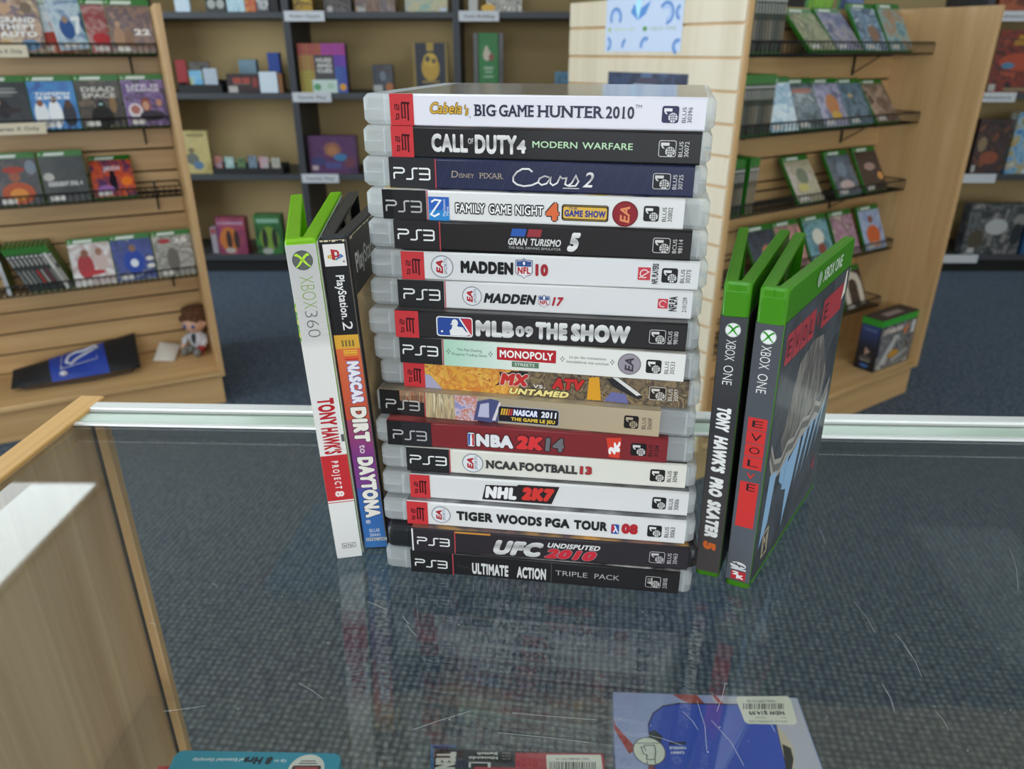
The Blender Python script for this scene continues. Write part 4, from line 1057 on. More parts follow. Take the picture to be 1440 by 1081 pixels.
# carry case box
z = ZS + 0.020; t = thing('carry_case_box', 'lilac box picturing a blue carry case, priced 14.99, inside the counter', 'box'); mb = MB(); A = Flat(mb, z + 2e-5, PM)
q = [A.p(*k) for k in ((862, 973), (1121, 981), (1160, 1090), (866, 1090))]
ext = lambda a, b: (b[0] + (b[0] - a[0]) * .6, b[1] + (b[1] - a[1]) * .6)
slabpoly(mb, [ext(q[0], q[3]), ext(q[1], q[2]), q[1], q[0]], ZS, z, PM('#9aa4cc')); A = Flat(mb, z + 2e-5, PM)
A.Pl([(1000, 979), (1120, 982), (1158, 1090), (1060, 1090)], '#b9b6c2', 1); A.Pl([(945, 976), (980, 977), (1000, 1000), (960, 985)], '#a04a44', 2); A.Pl([(1002, 977.5), (1006, 977.5), (1020, 992), (1012, 990)], '#a8504c', 2)
A.Pl([(862, 1008), (866, 1020), (895, 1052), (885, 1060), (864, 1026)], '#a8433e', 2); A.Pl([(912, 1074), (920, 1070), (935, 1090), (910, 1090)], '#8a4a5a', 2)
shell = [(922, 1090), (913, 1040), (911, 1018), (918, 1002), (932, 992), (955, 988), (1050, 990), (1080, 994), (1090, 1010), (1100, 1050), (1110, 1090)]
A.Pl(shell, '#23242c', 3); A.Pl([(x * .985 + 15.0, y * .99 + 11.5) for x, y in shell], '#3550b4', 4)
A.Pl([(912, 1030), (920, 1026), (932, 1036), (928, 1046), (915, 1044)], '#23262e', 5)
c = A.p(913, 1056); r = (A.p(936, 1056)[0] - c[0]); A.ell(c[0], c[1], r, r, '#5a5c5c', 6, 36); A.ell(c[0], c[1], r * .94, r * .94, '#d9dacb', 7, 36)
H_ = lambda x, y: A.p(x, y)
A.stroke([H_(894, 1045), H_(932, 1045)], .0006, '#4a4c4a', 8); A.stroke([H_(901, 1050), H_(905, 1060), H_(910, 1062), H_(909, 1068)], .0008, '#3c3e3c', 8); A.stroke([H_(901, 1050), H_(906, 1051), H_(908, 1056)], .0007, '#3c3e3c', 8)
A.stroke([H_(906, 1051), H_(906, 1048), H_(920, 1048), H_(922, 1056), H_(921, 1066), H_(921, 1068)], .0008, '#3c3e3c', 8); A.stroke([H_(909, 1068), H_(921, 1068), H_(922, 1074)], .0007, '#3c3e3c', 8); A.stroke([H_(910, 1070), H_(910, 1074)], .0007, '#3c3e3c', 8)
A.Tx('CARRY', 942, 963, 1056.5, 1060, '#d6dae6', 6, bold=.05); A.Tx('HANDLE', 941, 965, 1050, 1053.5, '#d6dae6', 6, bold=.05); A.Pl([(941, 1043), (965, 1043), (965, 1047), (941, 1047)], '#23264a', 6)
A.Pl([(1092, 1020), (1105, 1034), (1116, 1052), (1118, 1090), (1108, 1090)], '#c9b8a2', 5); A.Pl([(1100, 1046), (1112, 1052), (1116, 1068), (1112, 1090), (1106, 1090)], '#2a2826', 6)
bx_ = mb.build('box', t, smooth=False)
mb = MB(); A = Flat(mb, z + 4.2e-4, PM)
A.Pl([(1037, 979), (1107, 978.5), (1112, 983), (1121, 1015), (1118, 1019), (1052, 1017.5), (1047, 1014), (1035, 983)], '#e0dccc', 1)
A.Tx('N66128910128', 1050, 1090, 984, 987.5, '#4a4844', 2); barcode(A, 1045, 1102, 989, 997, '#3a3836', 2, 9); A.Tx('NEW $14.99', 1052, 1104, 999.5, 1005, '#2e2c2a', 2, bold=.04)
A.Tx('Ninten', 1062, 1077, 1008, 1010, '#5a5854', 2); A.Tx('New', 1098, 1106, 1008, 1010, '#5a5854', 2); A.Tx('SWITCH UNIVERSAL CASE', 1053, 1107, 1013, 1015.5, '#5a5854', 2)
mb.build('price_sticker', bx_, smooth=False, label='white price sticker reading NEW $14.99')

# ================================================================ slatwall fixtures
Z0, PZ = 0.2085, 0.078                     # groove heights on the slat boards


class Fixture:
    def __init__(s, name, label, corner, ang, length, endcap):
        s.M = Matrix.Translation(corner) @ Matrix.Rotation(ang, 4, 'Z'); s.Mi = s.M.inverted()
        s.t = thing(name, label, 'display stand', corner, (0, 0, ang)); s.L = length; t = s.t
        DZ, D, TP = 0.137, 0.690, 1.372
        for x0, x1, nm in ((-0.019, 0.0, 'end_panel'), (-length, -length + 0.019, 'end_panel')):
            mb = MB(); mb.rbox((x0, 0.0, 0.113), (x1, D, TP), 'x', 0.003, 0.001, MAPLE, seg=2)
            for q in ((x0 + 0.001, -0.0004), (x0 + 0.001, D)): mb.box((q[0], q[1], 0.1145), (x1 - 0.001, q[1] + 0.0006, TP - 0.002), MAPLEE)
            mb.build(nm, t)
        if endcap:
            mb = MB(); k = 0; z = 0.116
            while z < TP - 0.01:
                zt = min(Z0 - 0.078 + PZ * k - 0.003, TP - 0.001) if Z0 - 0.078 + PZ * k - 0.003 > z + .004 else None
                if zt: mb.rbox((-length - 0.006, 0.0035, z), (-length - 0.0002, D - 0.0035, zt), 'y', 0.0015, 0.0, CREAM, seg=2, corners=(1, 1, 1, 1)); z = zt + 0.006
                k += 1
            mb.build('end_slatwall', t, label='cream slatwall end face')
        mb = MB(); mb.box((-length + 0.0195, 0.340, DZ), (-0.0195, 0.350, TP - 0.01), M('groove_brown', '#4a3420', rough=0.8))
        for ya, yb in ((0.333, 0.340), (0.350, 0.357)):
            z = DZ + 0.001; k = 0
            while z < TP - 0.02:
                zt = Z0 - 0.078 + PZ * k - 0.003; k += 1
                if zt < z + 0.01: continue
                zt = min(zt, TP - 0.01); mb.rbox((-length + 0.0195, ya, z), (-0.0195, yb, zt), 'x', 0.0016, 0.0, MAPLEX, seg=2); z = zt + 0.006
        mb.build('slatwall', t)
        mb = MB(); mb.rbox((-length + 0.0195, -0.002, 0.113), (-0.0195, 0.333, DZ), 'x', 0.008, 0.0, MAPLEX); mb.rbox((-length + 0.0195, 0.357, 0.113), (-0.0195, D + 0.002, DZ), 'x', 0.008, 0.0, MAPLEX); mb.build('base_deck', t)
        mb = MB(); mb.box((-length + 0.012, 0.016, 0.0), (-0.012, D - 0.016, 0.1128), MAPLEX); mb.build('plinth', t, smooth=False)

    def lx(s, px, py, yd):
        p0 = s.M @ Vector((0, yd, 0)); n = s.M.to_3x3() @ Vector((0, 1, 0)); q = s.Mi @ hit(px, py, p0, n); return q.x, q.z

    def shelf(s, z, label, xs=None, br=(0.25, 0.9), y0=0.190, group=None):
        x0, x1 = xs or (-s.L + 0.025, -0.006 - 0.02)
        loc = s.M @ Vector((0, 0, z)); ang = s.t.rotation_euler.z
        t = thing('wire_shelf', label, 'shelf', loc, (0, 0, ang), group)
        mb = MB(); r = 0.0023; yb = 0.3292
        for y, zz in ((y0, 0.018), (y0, -0.017), (y0 + 0.05, -0.019), (yb - 0.03, -0.019), (yb, -0.017), (yb, 0.018)): mb.tube([(x0, y, zz), (x1, y, zz)], r * 1.2, WIRE)
        for x in (x0, x1):
            mb.tube([(x, y0, 0.018), (x, yb, 0.018)], r, WIRE)
        n = int((x1 - x0) / 0.019)
        for k in range(n + 1):
            x = x0 + (x1 - x0) * k / n; mb.tube([(x, y0, 0.018), (x, y0, -0.017), (x, yb, -0.017)], r * .8, WIRE, n=4)
        mb.build('wire_basket', t)
        for f in br:
            x = x0 + (x1 - x0) * f; mb = MB()
            mb.box((x - 0.003, 0.3262, -0.085), (x + 0.003, 0.3322, 0.02), WIRE); mb.tube([(x, y0 + 0.045, -0.022), (x, 0.3285, -0.080)], 0.0022, WIRE); mb.tube([(x, y0 + 0.01, -0.022), (x, 0.3285, -0.022)], 0.0022, WIRE)
            mb.build('bracket', t)
        return t


FL = Fixture('slatwall_fixture', 'low maple slatwall fixture on the left holding angled wire shelves and a drawstring bag', (-1.088, 2.571, 0), math.radians(26.75), 1.22, False)
FR = Fixture('slatwall_fixture', 'low maple slatwall fixture on the right with a cream slatted end facing the counter', (1.585, 2.6645, 0), math.radians(33.9), 1.226, True)
ORD = ['first', 'second', 'third', 'fourth', 'fifth', 'sixth', 'seventh', 'eighth', 'ninth', 'tenth', 'eleventh', 'twelfth', 'thirteenth']
LZ = [1.241, 1.012, 0.777, 0.477]; RZ = [1.2455, 1.020, 0.785, 0.563, 0.335]
for k, z in enumerate(LZ): FL.shelf(z, ORD[k] + ' black wire shelf from the top on the left slatwall fixture', br=(0.25, 0.93), group='wire shelves on the left fixture')
for k, z in enumerate(RZ): FR.shelf(z, ORD[k] + ' black wire shelf from the top on the right slatwall fixture', br=(0.22, 0.80), group='wire shelves on the right fixture')

SHELL = {}


def shell_mesh(w, h, d, mat):
    key = (w, h, d, mat.name)
    if key not in SHELL:
        mb = MB(); mb.rbox((0, 0, 0), (w, d, h), 'y', 0.003, 0.0012, mat, seg=2); o = mb.build('case_shell'); SHELL[key] = o.data; bpy.data.objects.remove(o)
    return SHELL[key]


def place(name, label, cat, Mx, group):
    return thing(name, label, cat, Mx.to_translation(), Mx.to_euler(), group)


def part(name, me, t):
    o = bpy.data.objects.new(name, me); COL.objects.link(o); o.parent = t; return o


def cover_case(fx, px, z, lean, yaw, label, cols, title=None, tcol='#e8e6e2', ty=(.70, .82), blobs=(), group=None, y=0.195, py=None, header='one', sticker=True, mat=None, scale=20, h=0.171, roll=0, tx=(.12, .88), x=None):
    w, d = 0.135, 0.013; mat = mat or GREENB
    if x is None: x = min(fx.lx(px, py, y)[0], -0.0195 - 0.0015 - w)
    L = math.radians(lean)
    Mx = fx.M @ Matrix.Translation((x, y, z - 0.0155 + d * math.sin(L) + abs(math.sin(math.radians(roll))) * w * (1 if roll < 0 else 0.0) + 0.0006)) @ Matrix.Rotation(math.radians(yaw), 4, 'Z') @ Matrix.Rotation(-L, 4, 'X') @ Matrix.Rotation(math.radians(roll), 4, 'Y')
    t = place('game_case', label, 'game case', Mx, group)
    part('case_shell', shell_mesh(w, h, d, mat), t)
    mb = MB(); top = h - (0.020 if header == 'one' else 0.010 if header else 0.004)
    seed = 'case_' + label.replace(' ', '_')[:50]
    mb.box((0.0012, -0.0005, 0.0015), (w - 0.0012, 0.0, top), art(seed, cols, scale, lo=.36, hi=.64))
    A = Art(mb, (0.0012, -0.0005, 0.0015), (1, 0, 0), (0, 0, 1), (0, -1, 0), eps=8e-5); W_, H_ = w - 0.0024, top - 0.0015
    for q_, (cx, cy, rx, ry, c) in enumerate(blobs): A.ell(cx * W_, cy * H_, rx * W_, ry * H_, c, 1 + q_ * .25, 16)
    if title:
        lines = title.split('/'); n = len(lines); hh = (ty[1] - ty[0]) / n
        for i, s_ in enumerate(lines): A.text(s_, W_ * tx[0], W_ * tx[1], H_ * (ty[1] - (i + .9) * hh), H_ * (ty[1] - (i + .1) * hh), tcol, 3, bold=.04)
    if sticker: A.rect(W_ * .10, W_ * .42, H_ * .04, H_ * .14, '#dedad2', 4)
    if header == 'one': A.poly([(W_ * .12, H_ + .003), (W_ * .58, H_ + .003), (W_ * .62, H_ + .013), (W_ * .17, H_ + .013)], '#d6dcd2', 2); A.ell(W_ * .05, H_ + .008, .004, .004, '#a8c49a', 2, 12)
    mb.build('cover_sleeve', t, smooth=False)
    return t


def spine_case(fx, x, y, z, roll, label, cols, group, mat=None, tcol='#c8c5c0', h=0.171, yawd=0):
    d, w = 0.125, 0.0128; mat = mat or GREENB; r = math.radians(roll)
    Mx = fx.M @ Matrix.Translation((x, y, z - 0.0155 + max(0, math.sin(r)) * w + 0.0006)) @ Matrix.Rotation(math.radians(yawd), 4, 'Z') @ Matrix.Rotation(r, 4, 'Y')
    t = place('game_case', label, 'game case', Mx, group); part('case_shell', shell_mesh(w, h, d, mat), t)
    mb = MB(); mb.box((0.0006, -0.0005, 0.004), (w - 0.0006, 0, h - 0.026), PM(cols[0]))
    A = Art(mb, (0, -0.0005, 0), (1, 0, 0), (0, 0, 1), (0, -1, 0), eps=8e-5)
    A.ell(w / 2, h - .034, .004, .004, '#d4d4d0', 1, 10); A.rect(w * .35, w * .65, h - .068, h - .042, tcol, 1); A.rect(w * .32, w * .68, h * .20, h * .50, cols[1], 1)
    mb.build('spine_sleeve', t, smooth=False); return t


g = 'cases on the left fixture top shelf'
cover_case(FL, -4, LZ[0], 16, 0, 'crime city case with patchwork cover at far left of the top wire shelf', ['#8a6a5a', '#c4a48a', '#6a5a6a', '#a88a6a', '#c8b49a'], 'GRAND/THEFT/AUTO', ty=(.28, .66), py=70, group=g, header=None, blobs=((.3, .8, .14, .1, '#c09a7a'), (.75, .82, .12, .1, '#7a6a58'), (.2, .14, .16, .1, '#c4a070'), (.7, .15, .2, .1, '#6a8aa8')))
cover_case(FL, 48, LZ[0], 16, 14, 'white and orange racing case half hidden beside the patchwork case', ['#d8dde2', '#c8d4e0', '#d8a084', '#b85a48'], py=70, group=g, y=.211, blobs=((.5, .3, .35, .14, '#b4483c'), (.4, .75, .2, .1, '#e6e8ea')))
cover_case(FL, 86, LZ[0], 16, 10, 'pale blue case with a large 7 and armoured figures', ['#a8bccc', '#c4d4dc', '#7a94b4', '#8a9cb0'], '7', '#eef0f0', (.25, .70), tx=(.42, .62), py=70, group=g, roll=-4, y=.199, mat=M('white_case_edge', '#d8dcdc'), blobs=((.28, .42, .16, .22, '#3a5a94'), (.28, .6, .07, .07, '#a88a74'), (.72, .5, .14, .24, '#4a5a7a')))
cover_case(FL, 128, LZ[0], 16, 10, 'dusty red case with a robed figure', ['#8a6a70', '#a84a4c', '#b8908c', '#984044'], py=70, group=g, y=.197, blobs=((.62, .5, .09, .26, '#4a3a40'), (.62, .78, .05, .05, '#6a4a44'), (.3, .3, .2, .12, '#b83a40')))
cover_case(FL, 163, LZ[0], 16, 0, 'brown wrestling case marked 22 at right end of the top wire shelf', ['#6a544c', '#8a6a58', '#5a4a52', '#9a7a6a'], '22', '#eae6e2', (.36, .52), tx=(.55, .92), py=70, group=g, blobs=((.2, .3, .13, .24, '#a88468'), (.42, .28, .11, .2, '#8a6a54'), (.2, .6, .06, .07, '#b8927a')))
g = 'cases on the left fixture second shelf'
cover_case(FL, -16, LZ[1], 14, 0, x=-.1575 - 3 * .1362, label='dark fantasy case at the left end of the second wire shelf', cols=['#16181f', '#22252c', '#101216'], py=176, group=g, blobs=((.5, .86, .30, .022, '#8a8a86'), (.48, .79, .34, .026, '#9a9a96'), (.5, .72, .22, .014, '#7a7a76'), (.45, .45, .14, .2, '#2c2a30'), (.36, .58, .05, .05, '#a08068'), (.62, .42, .22, .06, '#3a3032')))
cover_case(FL, 51, LZ[1], 14, 0, x=-.1575 - 2 * .1362, label='blue tennis case marked 25 with three white clad players', cols=['#2f6ab0', '#3a86c4', '#2a5aa0'], title='TOPSPIN/2K25', tcol='#f0f2f2', ty=(.62, .78), py=176, group=g, blobs=((.2, .3, .15, .3, '#e2e4e6'), (.2, .55, .07, .07, '#8a5a4a'), (.5, .32, .15, .3, '#eceef0'), (.5, .62, .07, .07, '#6a4438'), (.8, .3, .15, .26, '#3a3a44'), (.8, .52, .08, .09, '#5a4030')))
cover_case(FL, 118, LZ[1], 14, 0, x=-.1575 - .1362, label='dark brown space horror case with pale block title', cols=['#2a2420', '#4a3c30', '#1e1a18', '#6a5640'], title='DEAD/SPACE', tcol='#c8c4bc', ty=(.62, .88), py=174, group=g, blobs=((.5, .22, .26, .24, '#1a1816'), (.5, .48, .10, .11, '#26221e'), (.5, .50, .05, .02, '#a8cfd0'), (.78, .5, .08, .2, '#8a6c48')))
cover_case(FL, 184, LZ[1], 14, 0, 'violet case with a raised hand and photo card at right end of second wire shelf', ['#5a3a7a', '#8a6aa0', '#3a2a4a', '#7a5a90'], 'LIFE IS/STRANGE', '#d8d2e0', (.74, .92), py=172, group=g, blobs=((.5, .46, .12, .16, '#8a4a3c'), (.5, .44, .08, .10, '#c89a80'), (.82, .5, .07, .08, '#c08a70'), (.24, .34, .17, .16, '#dcd6dc'), (.24, .36, .11, .10, '#b07068'), (.62, .22, .3, .12, '#3a3440')))
g = 'cases on the left fixture third shelf'
cover_case(FL, -4, LZ[2], 14, 0, 'black case with fiery red crowned warrior at left end of third wire shelf', ['#1c1a1e', '#2a2428', '#14141a', '#4a3a38'], py=284, group=g, blobs=((.5, .25, .36, .24, '#b4502e'), (.5, .22, .2, .14, '#d88a3a'), (.48, .62, .12, .13, '#9a5a44'), (.48, .76, .24, .07, '#a83a2e'), (.86, .8, .12, .16, '#7a8490')))
cover_case(FL, 65, LZ[2], 14, 0, 'black and grey horror case with white and red title on the third wire shelf', ['#1a1c1c', '#2e3030', '#121414'], 'RESIDENT EVIL 4', '#d8d4d0', (.34, .46), py=280, group=g, blobs=((.62, .8, .3, .16, '#4a4e4e'), (.16, .56, .12, .09, '#b8b4ac')))
cover_case(FL, 133, LZ[2], 42, 0, 'sunset coloured case lying far back at right end of third wire shelf', ['#4a2a5a', '#8a3a4a', '#d8582a', '#b8402e'], 'JEDI', '#d8c8d0', (.70, .84), tx=(.3, .7), py=276, group=g, blobs=((.5, .4, .09, .26, '#1c1420'), (.5, .66, .07, .05, '#1c1420'), (.82, .4, .14, .12, '#e87a2a'), (.3, .2, .2, .12, '#9a6aa8')))
g = 'cases on the left fixture bottom shelf'
cover_case(FL, 108, LZ[3], 20, 0, x=-.1575 - 2 * .1362, label='white and red football case on the bottom wire shelf', cols=['#d8d4d2', '#c8bcb8', '#b8a09a', '#e0dcda'], py=400, group=g, blobs=((.34, .45, .2, .3, '#a83a3c'), (.36, .76, .09, .1, '#8a5a44'), (.72, .55, .16, .24, '#c8b0a8'), (.7, .78, .08, .09, '#9a705a'), (.5, .3, .3, .06, '#b8343a')))
cover_case(FL, 166, LZ[3], 20, 0, x=-.1575 - .1362, label='blue hockey case in the middle of three covers on the bottom wire shelf', cols=['#2a3a7a', '#3a4a94', '#22305e', '#8a94b8'], py=394, group=g, blobs=((.5, .45, .26, .3, '#2c48a0'), (.5, .78, .09, .09, '#8a6a58'), (.5, .42, .10, .10, '#dce0e8'), (.9, .5, .1, .05, '#dcd6cc'), (.9, .32, .1, .05, '#dcd6cc')))
cover_case(FL, 226, LZ[3], 20, 0, 'grey basketball case marked 25 at right end of bottom wire shelf', ['#8a8680', '#a8a49c', '#77736c', '#b4afa6'], '25', '#e2dfda', (.80, .94), tx=(.52, .90), py=388, group=g, blobs=((.46, .40, .16, .3, '#6a655e'), (.3, .87, .16, .06, '#a83a3e')))
g = 'leaning spines on the left fixture bottom shelf'
x0 = FL.lx(12, 410, .195)[0]
spine_case(FL, x0 - .004, .195, LZ[3], -4, 'white spined case standing left of the leaning row on the bottom wire shelf', ['#c4c4c8', '#a8a8b0'], g, h=.171)
for k in range(10):
    x = FL.lx(43, 405, .195)[0] + k * .01375
    c = [('#26262a', '#8a8a8c'), ('#2a2a2c', '#a8a49e'), ('#222226', '#9a9a98'), ('#2a2628', '#7a7a7a'), ('#1e1e22', '#c0383c'), ('#2c2a2a', '#b8b0a8'), ('#2a2024', '#7a3a4a'), ('#26262a', '#8a8480'), ('#c8c4bc', '#8a8480'), ('#3a3634', '#b8aca0')][k]
    spine_case(FL, x, .195, LZ[3], -20, ORD[k] + ' from the left of the green topped cases leaning on the bottom wire shelf', c, g)

g = 'spines on the right fixture top shelf'
SP = [('#2a2828', '#8a7a6a'), ('#3a3634', '#a89a8a'), ('#242224', '#6a6664'), ('#35302e', '#9a8a7a'), ('#2c2a2c', '#787474')]
for row, (pa, pyy, n) in enumerate(((1047, 62, 12), (1036, 188, 11), (1024, 300, 4))):
    where = ['top', 'second', 'third'][row]; x0 = max(FR.lx(pa, pyy, .195)[0], -1.2005)
    for k in range(n):
        spine_case(FR, x0 + k * .0136, .195, RZ[row], 0, ORD[k] + ' dark spine from left on the ' + where + ' wire shelf of the right fixture', SP[(k * 3 + row) % 5], 'spines on the right fixture %s shelf' % where, yawd=0)
x0 = max(FR.lx(1046, 299, .195)[0], max(FR.lx(1024, 300, .195)[0], -1.2005) + 4 * .0136 + .004)
for k in range(3): spine_case(FR, x0 + k * .0142, .195, RZ[2], 2, ORD[k] + ' brown spine after the dark ones on third shelf of right fixture', ('#6a564a', '#a8907a'), 'brown spines on the right fixture third shelf')
g = 'slanted covers on the right fixture'; LASTX = {}
for px, py, row, lean, yaw, lab, cols, kw in (
    (1142, 60, 0, 46, 0, 'green and sand coloured cover, first slanted case on the top shelf of the right fixture', ['#7a8a5a', '#a8a07a', '#5a6a4a', '#c0b48a'], {}),
    (1181, 61, 0, 44, 0, 'lilac cover, second slanted case on the top shelf of the right fixture', ['#6a6a8a', '#8a8aa8', '#a8a0a0', '#5a5a7a'], {}),
    (1219, 62, 0, 34, 0, 'blue grey cover in glossy wrap, third on the top shelf of the right fixture', ['#5a7490', '#8aa4b8', '#3a4a60', '#a8b8c4'], {'blobs': ((.6, .4, .2, .2, '#8a6a54'),)}),
    (1255, 63, 0, 32, 0, 'teal and brown cover at the right end of the top shelf of the right fixture', ['#5a8088', '#8aa4a0', '#9a7a5a', '#a88a6a'], {}),
    (1084, 186, 1, 24, 0, 'white and pale blue cover beside the spines on second shelf of right fixture', ['#c8dce4', '#e2ecf0', '#8ab4cc', '#d8d8e4'], {}),
    (1121, 181, 1, 30, 0, 'dark cover with red band, second slanted case on second shelf of right fixture', ['#3a4a54', '#6a7a80', '#2a343c', '#8a9698'], {'blobs': ((.5, .84, .4, .06, '#a87060'),)}),
    (1160, 176, 1, 32, 0, 'lilac cover with orange centre on second shelf of right fixture', ['#7a7494', '#a8a4bc', '#5a5a7a'], {'blobs': ((.55, .5, .25, .25, '#b87a4a'), (.6, .25, .2, .1, '#c8a04a'))}),
    (1198, 172, 1, 34, 0, 'steel blue cover, second from right on second shelf of right fixture', ['#4a6070', '#6a8494', '#3a4a58'], {'blobs': ((.4, .7, .1, .05, '#b8a070'),)}),
    (1236, 168, 1, 38, 0, 'rusty brown and cream cover at right end of second shelf of right fixture', ['#6a5448', '#8a7464', '#b89a88', '#5a4a40'], {}),
    (1125, 283, 2, 36, 0, 'cream and yellow cover standing alone on third shelf of right fixture', ['#b8b094', '#a89a7a', '#c8b8b4', '#8a8a6a'], {'blobs': ((.5, .62, .22, .2, '#7a8068'), (.4, .35, .2, .1, '#c4b870'))}),
    (1181, 276, 2, 34, 0, 'grey blue cover with pale foot, middle of third shelf of right fixture', ['#4a5664', '#6a7480', '#3a3e48'], {'blobs': ((.5, .25, .3, .12, '#c0a8a4'), (.5, .65, .2, .18, '#7a8894'))}),
    (1219, 270, 2, 32, 0, 'dark brown cover with glowing hand at right end of third shelf of right fixture', ['#2e2626', '#4a3a36', '#3a302e'], {'blobs': ((.5, .62, .25, .1, '#a88a80'), (.85, .36, .12, .10, '#d89a5a'))}),
    (1070, 364, 3, 30, 0, 'black cover with blue spark, left of the slanted covers on fourth shelf of right fixture', ['#2a2a34', '#3a4458', '#221f24'], {'blobs': ((.6, .5, .2, .16, '#b87a5a'), (.7, .4, .12, .1, '#6a94c0'))}),
    (1108, 359, 3, 30, 0, 'dull pink and orange cover, second slanted case on fourth shelf of right fixture', ['#a87078', '#c49080', '#7a5a64', '#d8a08a'], {}),
    (1146, 354, 3, 28, 0, 'teal cover with white figure in the middle of fourth shelf of right fixture', ['#5a8a94', '#7aa8b0', '#4a7480'], {'blobs': ((.5, .6, .24, .2, '#d8d4c4'), (.55, .3, .16, .14, '#8a4a3e'))}),
    (1183, 350, 3, 28, 0, 'mauve cover, second from right on fourth shelf of right fixture', ['#9a7080', '#b890a0', '#7a5a68', '#c8b0a8'], {}),
    (1220, 345, 3, 26, 0, 'pale blue cover with orange dress at right end of fourth shelf of right fixture', ['#8a9cc0', '#a8b8d4', '#7a84a8'], {'blobs': ((.5, .36, .32, .26, '#c8643a'), (.5, .76, .12, .1, '#8a5a4a'), (.5, .12, .3, .08, '#d8a890'))}),
    (1150, 440, 4, 24, 0, 'pink red cover low on the right fixture behind the tall upright case', ['#c4505a', '#d87078', '#a83a48'], {}),
    (1192, 434, 4, 26, 0, 'dark cover with a big cream arch standing behind the boxed set', ['#3a2a2a', '#4a3632', '#2e2424'], {'blobs': ()}),
):
    xx = FR.lx(px, py, .195)[0]
    if row in LASTX: xx = max(xx, LASTX[row] + .1362)
    xx = min(xx, -.1560); LASTX[row] = xx
    t = cover_case(FR, px, RZ[row], lean, yaw, lab, cols, x=xx, group=g, **kw)
    if 'arch' in lab:
        mb = MB(); A = Art(mb, (0.003, -0.0012, 0.004), (1, 0, 0), (0, 0, 1), (0, -1, 0), mk=PM); A.stroke([(.022, .01), (.022, .09), (.032, .118), (.064, .13), (.098, .118), (.108, .09), (.108, .01)], .028, '#d2c6b4', 1); mb.build('arch_print', t, smooth=False)
for k, (x, c, lb) in enumerate(((-.78, ('#4a6a3a', '#6a9a4a', '#3a5a34'), 'green cover case standing on top of the right fixture, leftmost there'), (-.50, ('#6aa83a', '#8ac04a', '#5a8a3a'), 'bright green case on top of right fixture at its middle'), (-.33, ('#4a5a9a', '#7a8ac0', '#3a4a7a'), 'blue poster like case on top of right fixture'))):
    Mx = FR.M @ Matrix.Translation((x, .375, 1.3625)); t = place('game_case', lb, 'game case', Mx, 'cases on top of the right fixture'); part('case_shell', shell_mesh(.135, .171, .013, GREENB), t)
    mb = MB(); mb.box((.003, -.0005, .004), (.132, 0, .15), art('topcase%d' % k, list(c), 14)); mb.build('cover_sleeve', t, smooth=False)

# boxed set on the right base
w, dd, hh = 0.236, 0.080, 0.206
Mx = FR.M @ Matrix.Translation((-0.262, 0.030, 0.1374)); t = place('boxed_set', 'large black and blue boxed set with green lid band on the right base shelf', 'box', Mx, None)
mb = MB(); mb.rbox((0, 0, 0), (w, dd, hh - 0.028), 'z', 0.001, 0.0, PM('#191c26')); mb.rbox((-0.0002, -0.0002, hh - 0.003), (w, dd, hh), 'z', 0.001, 0, PM('#3a2f30')); ct_ = mb
mb = MB(); mb.rbox((-0.0004, -0.0004, hh - 0.028), (w + .0004, dd + .0004, hh - 0.003), 'z', 0.001, 0, PM('#2f9a2e')); mb.build('lid_band', t)
mb = ct_; A = Art(mb, (0, -0.0004, 0), (1, 0, 0), (0, 0, 1), (0, -1, 0), mk=PM)
A.rect(.004, w - .004, .004, hh - .03, art('hangar_picture', ['#22283a', '#4a4e5a', '#8a8884', '#2a2c34', '#b0aca6'], 26), 1)
A.text('STARLINK', .02, .15, .145, .165, '#d8d0c8', 3, bold=.06, sh=.2, out=('#8a4a2a', .05)); A.ell(.11, .055, .04, .016, '#c08a2e', 2); A.poly([(.02, .02), (.10, .13), (.13, .13), (.07, .02)], '#b8b4b0', 2); A.poly([(.10, .03), (.20, .06), (.21, .05), (.12, .02)], '#a8a49e', 2); A.poly([(.15, .14), (.19, .17), (.17, .12)], '#d0743a', 3); A.rect(.205, .23, .12, .17, '#c8c6c8', 2)
B = Art(mb, (-0.0004, 0, 0), (0, -1, 0), (0, 0, 1), (-1, 0, 0), mk=PM)
B.rect(-dd + .004, -.004, .004, hh - .03, gradmat('night_side', 2, [(0, '#14161c'), (.09, '#1c2432'), (.17, '#2c4a86')]), 1); B.ell(-.040, .075, .014, .018, '#b89a8a', 2, 3); B.ell(-.04, .048, .024, .010, '#5a5450', 2); B.rect(-.062, -.02, .035, .042, '#8a8680', 3); B.ell(-.04, .018, .018, .007, '#3a6ab0', 3); B.text('STARLINK', -.068, -.014, .155, .163, '#8aa0c8', 3)
mb.box((.06, .02, hh + 1e-5), (.17, .05, hh + 6e-5), PM('#9a8a88'))
mb.build('carton', t, smooth=False)

# posters on the cream end
PX = -1.226 - 0.0064


def end_pt(px, py):
    p0 = FR.M @ Vector((PX, 0, 0)); n = FR.M.to_3x3() @ Vector((1, 0, 0)); return FR.Mi @ hit(px, py, p0, n)


def poster(name, label, pa, pb, zt, fn, base):
    a = end_pt(*pa); b = end_pt(*pb); ya, yb = a.y, b.y; z0 = b.z
    Mx = FR.M @ Matrix.Translation((PX, ya, z0)) @ Matrix.Rotation(-math.pi / 2, 4, 'Z')
    t = place(name, label, 'poster', Mx, 'posters on the cream slatwall end'); w = ya - yb; h = zt - z0
    mb = MB(); mb.box((0, -0.0012, 0), (w, 0, h), base); A = Art(mb, (0, -0.0012, 0), (1, 0, 0), (0, 0, 1), (0, -1, 0), mk=PM); fn(A, w, h); mb.build('sheet', t, smooth=False)


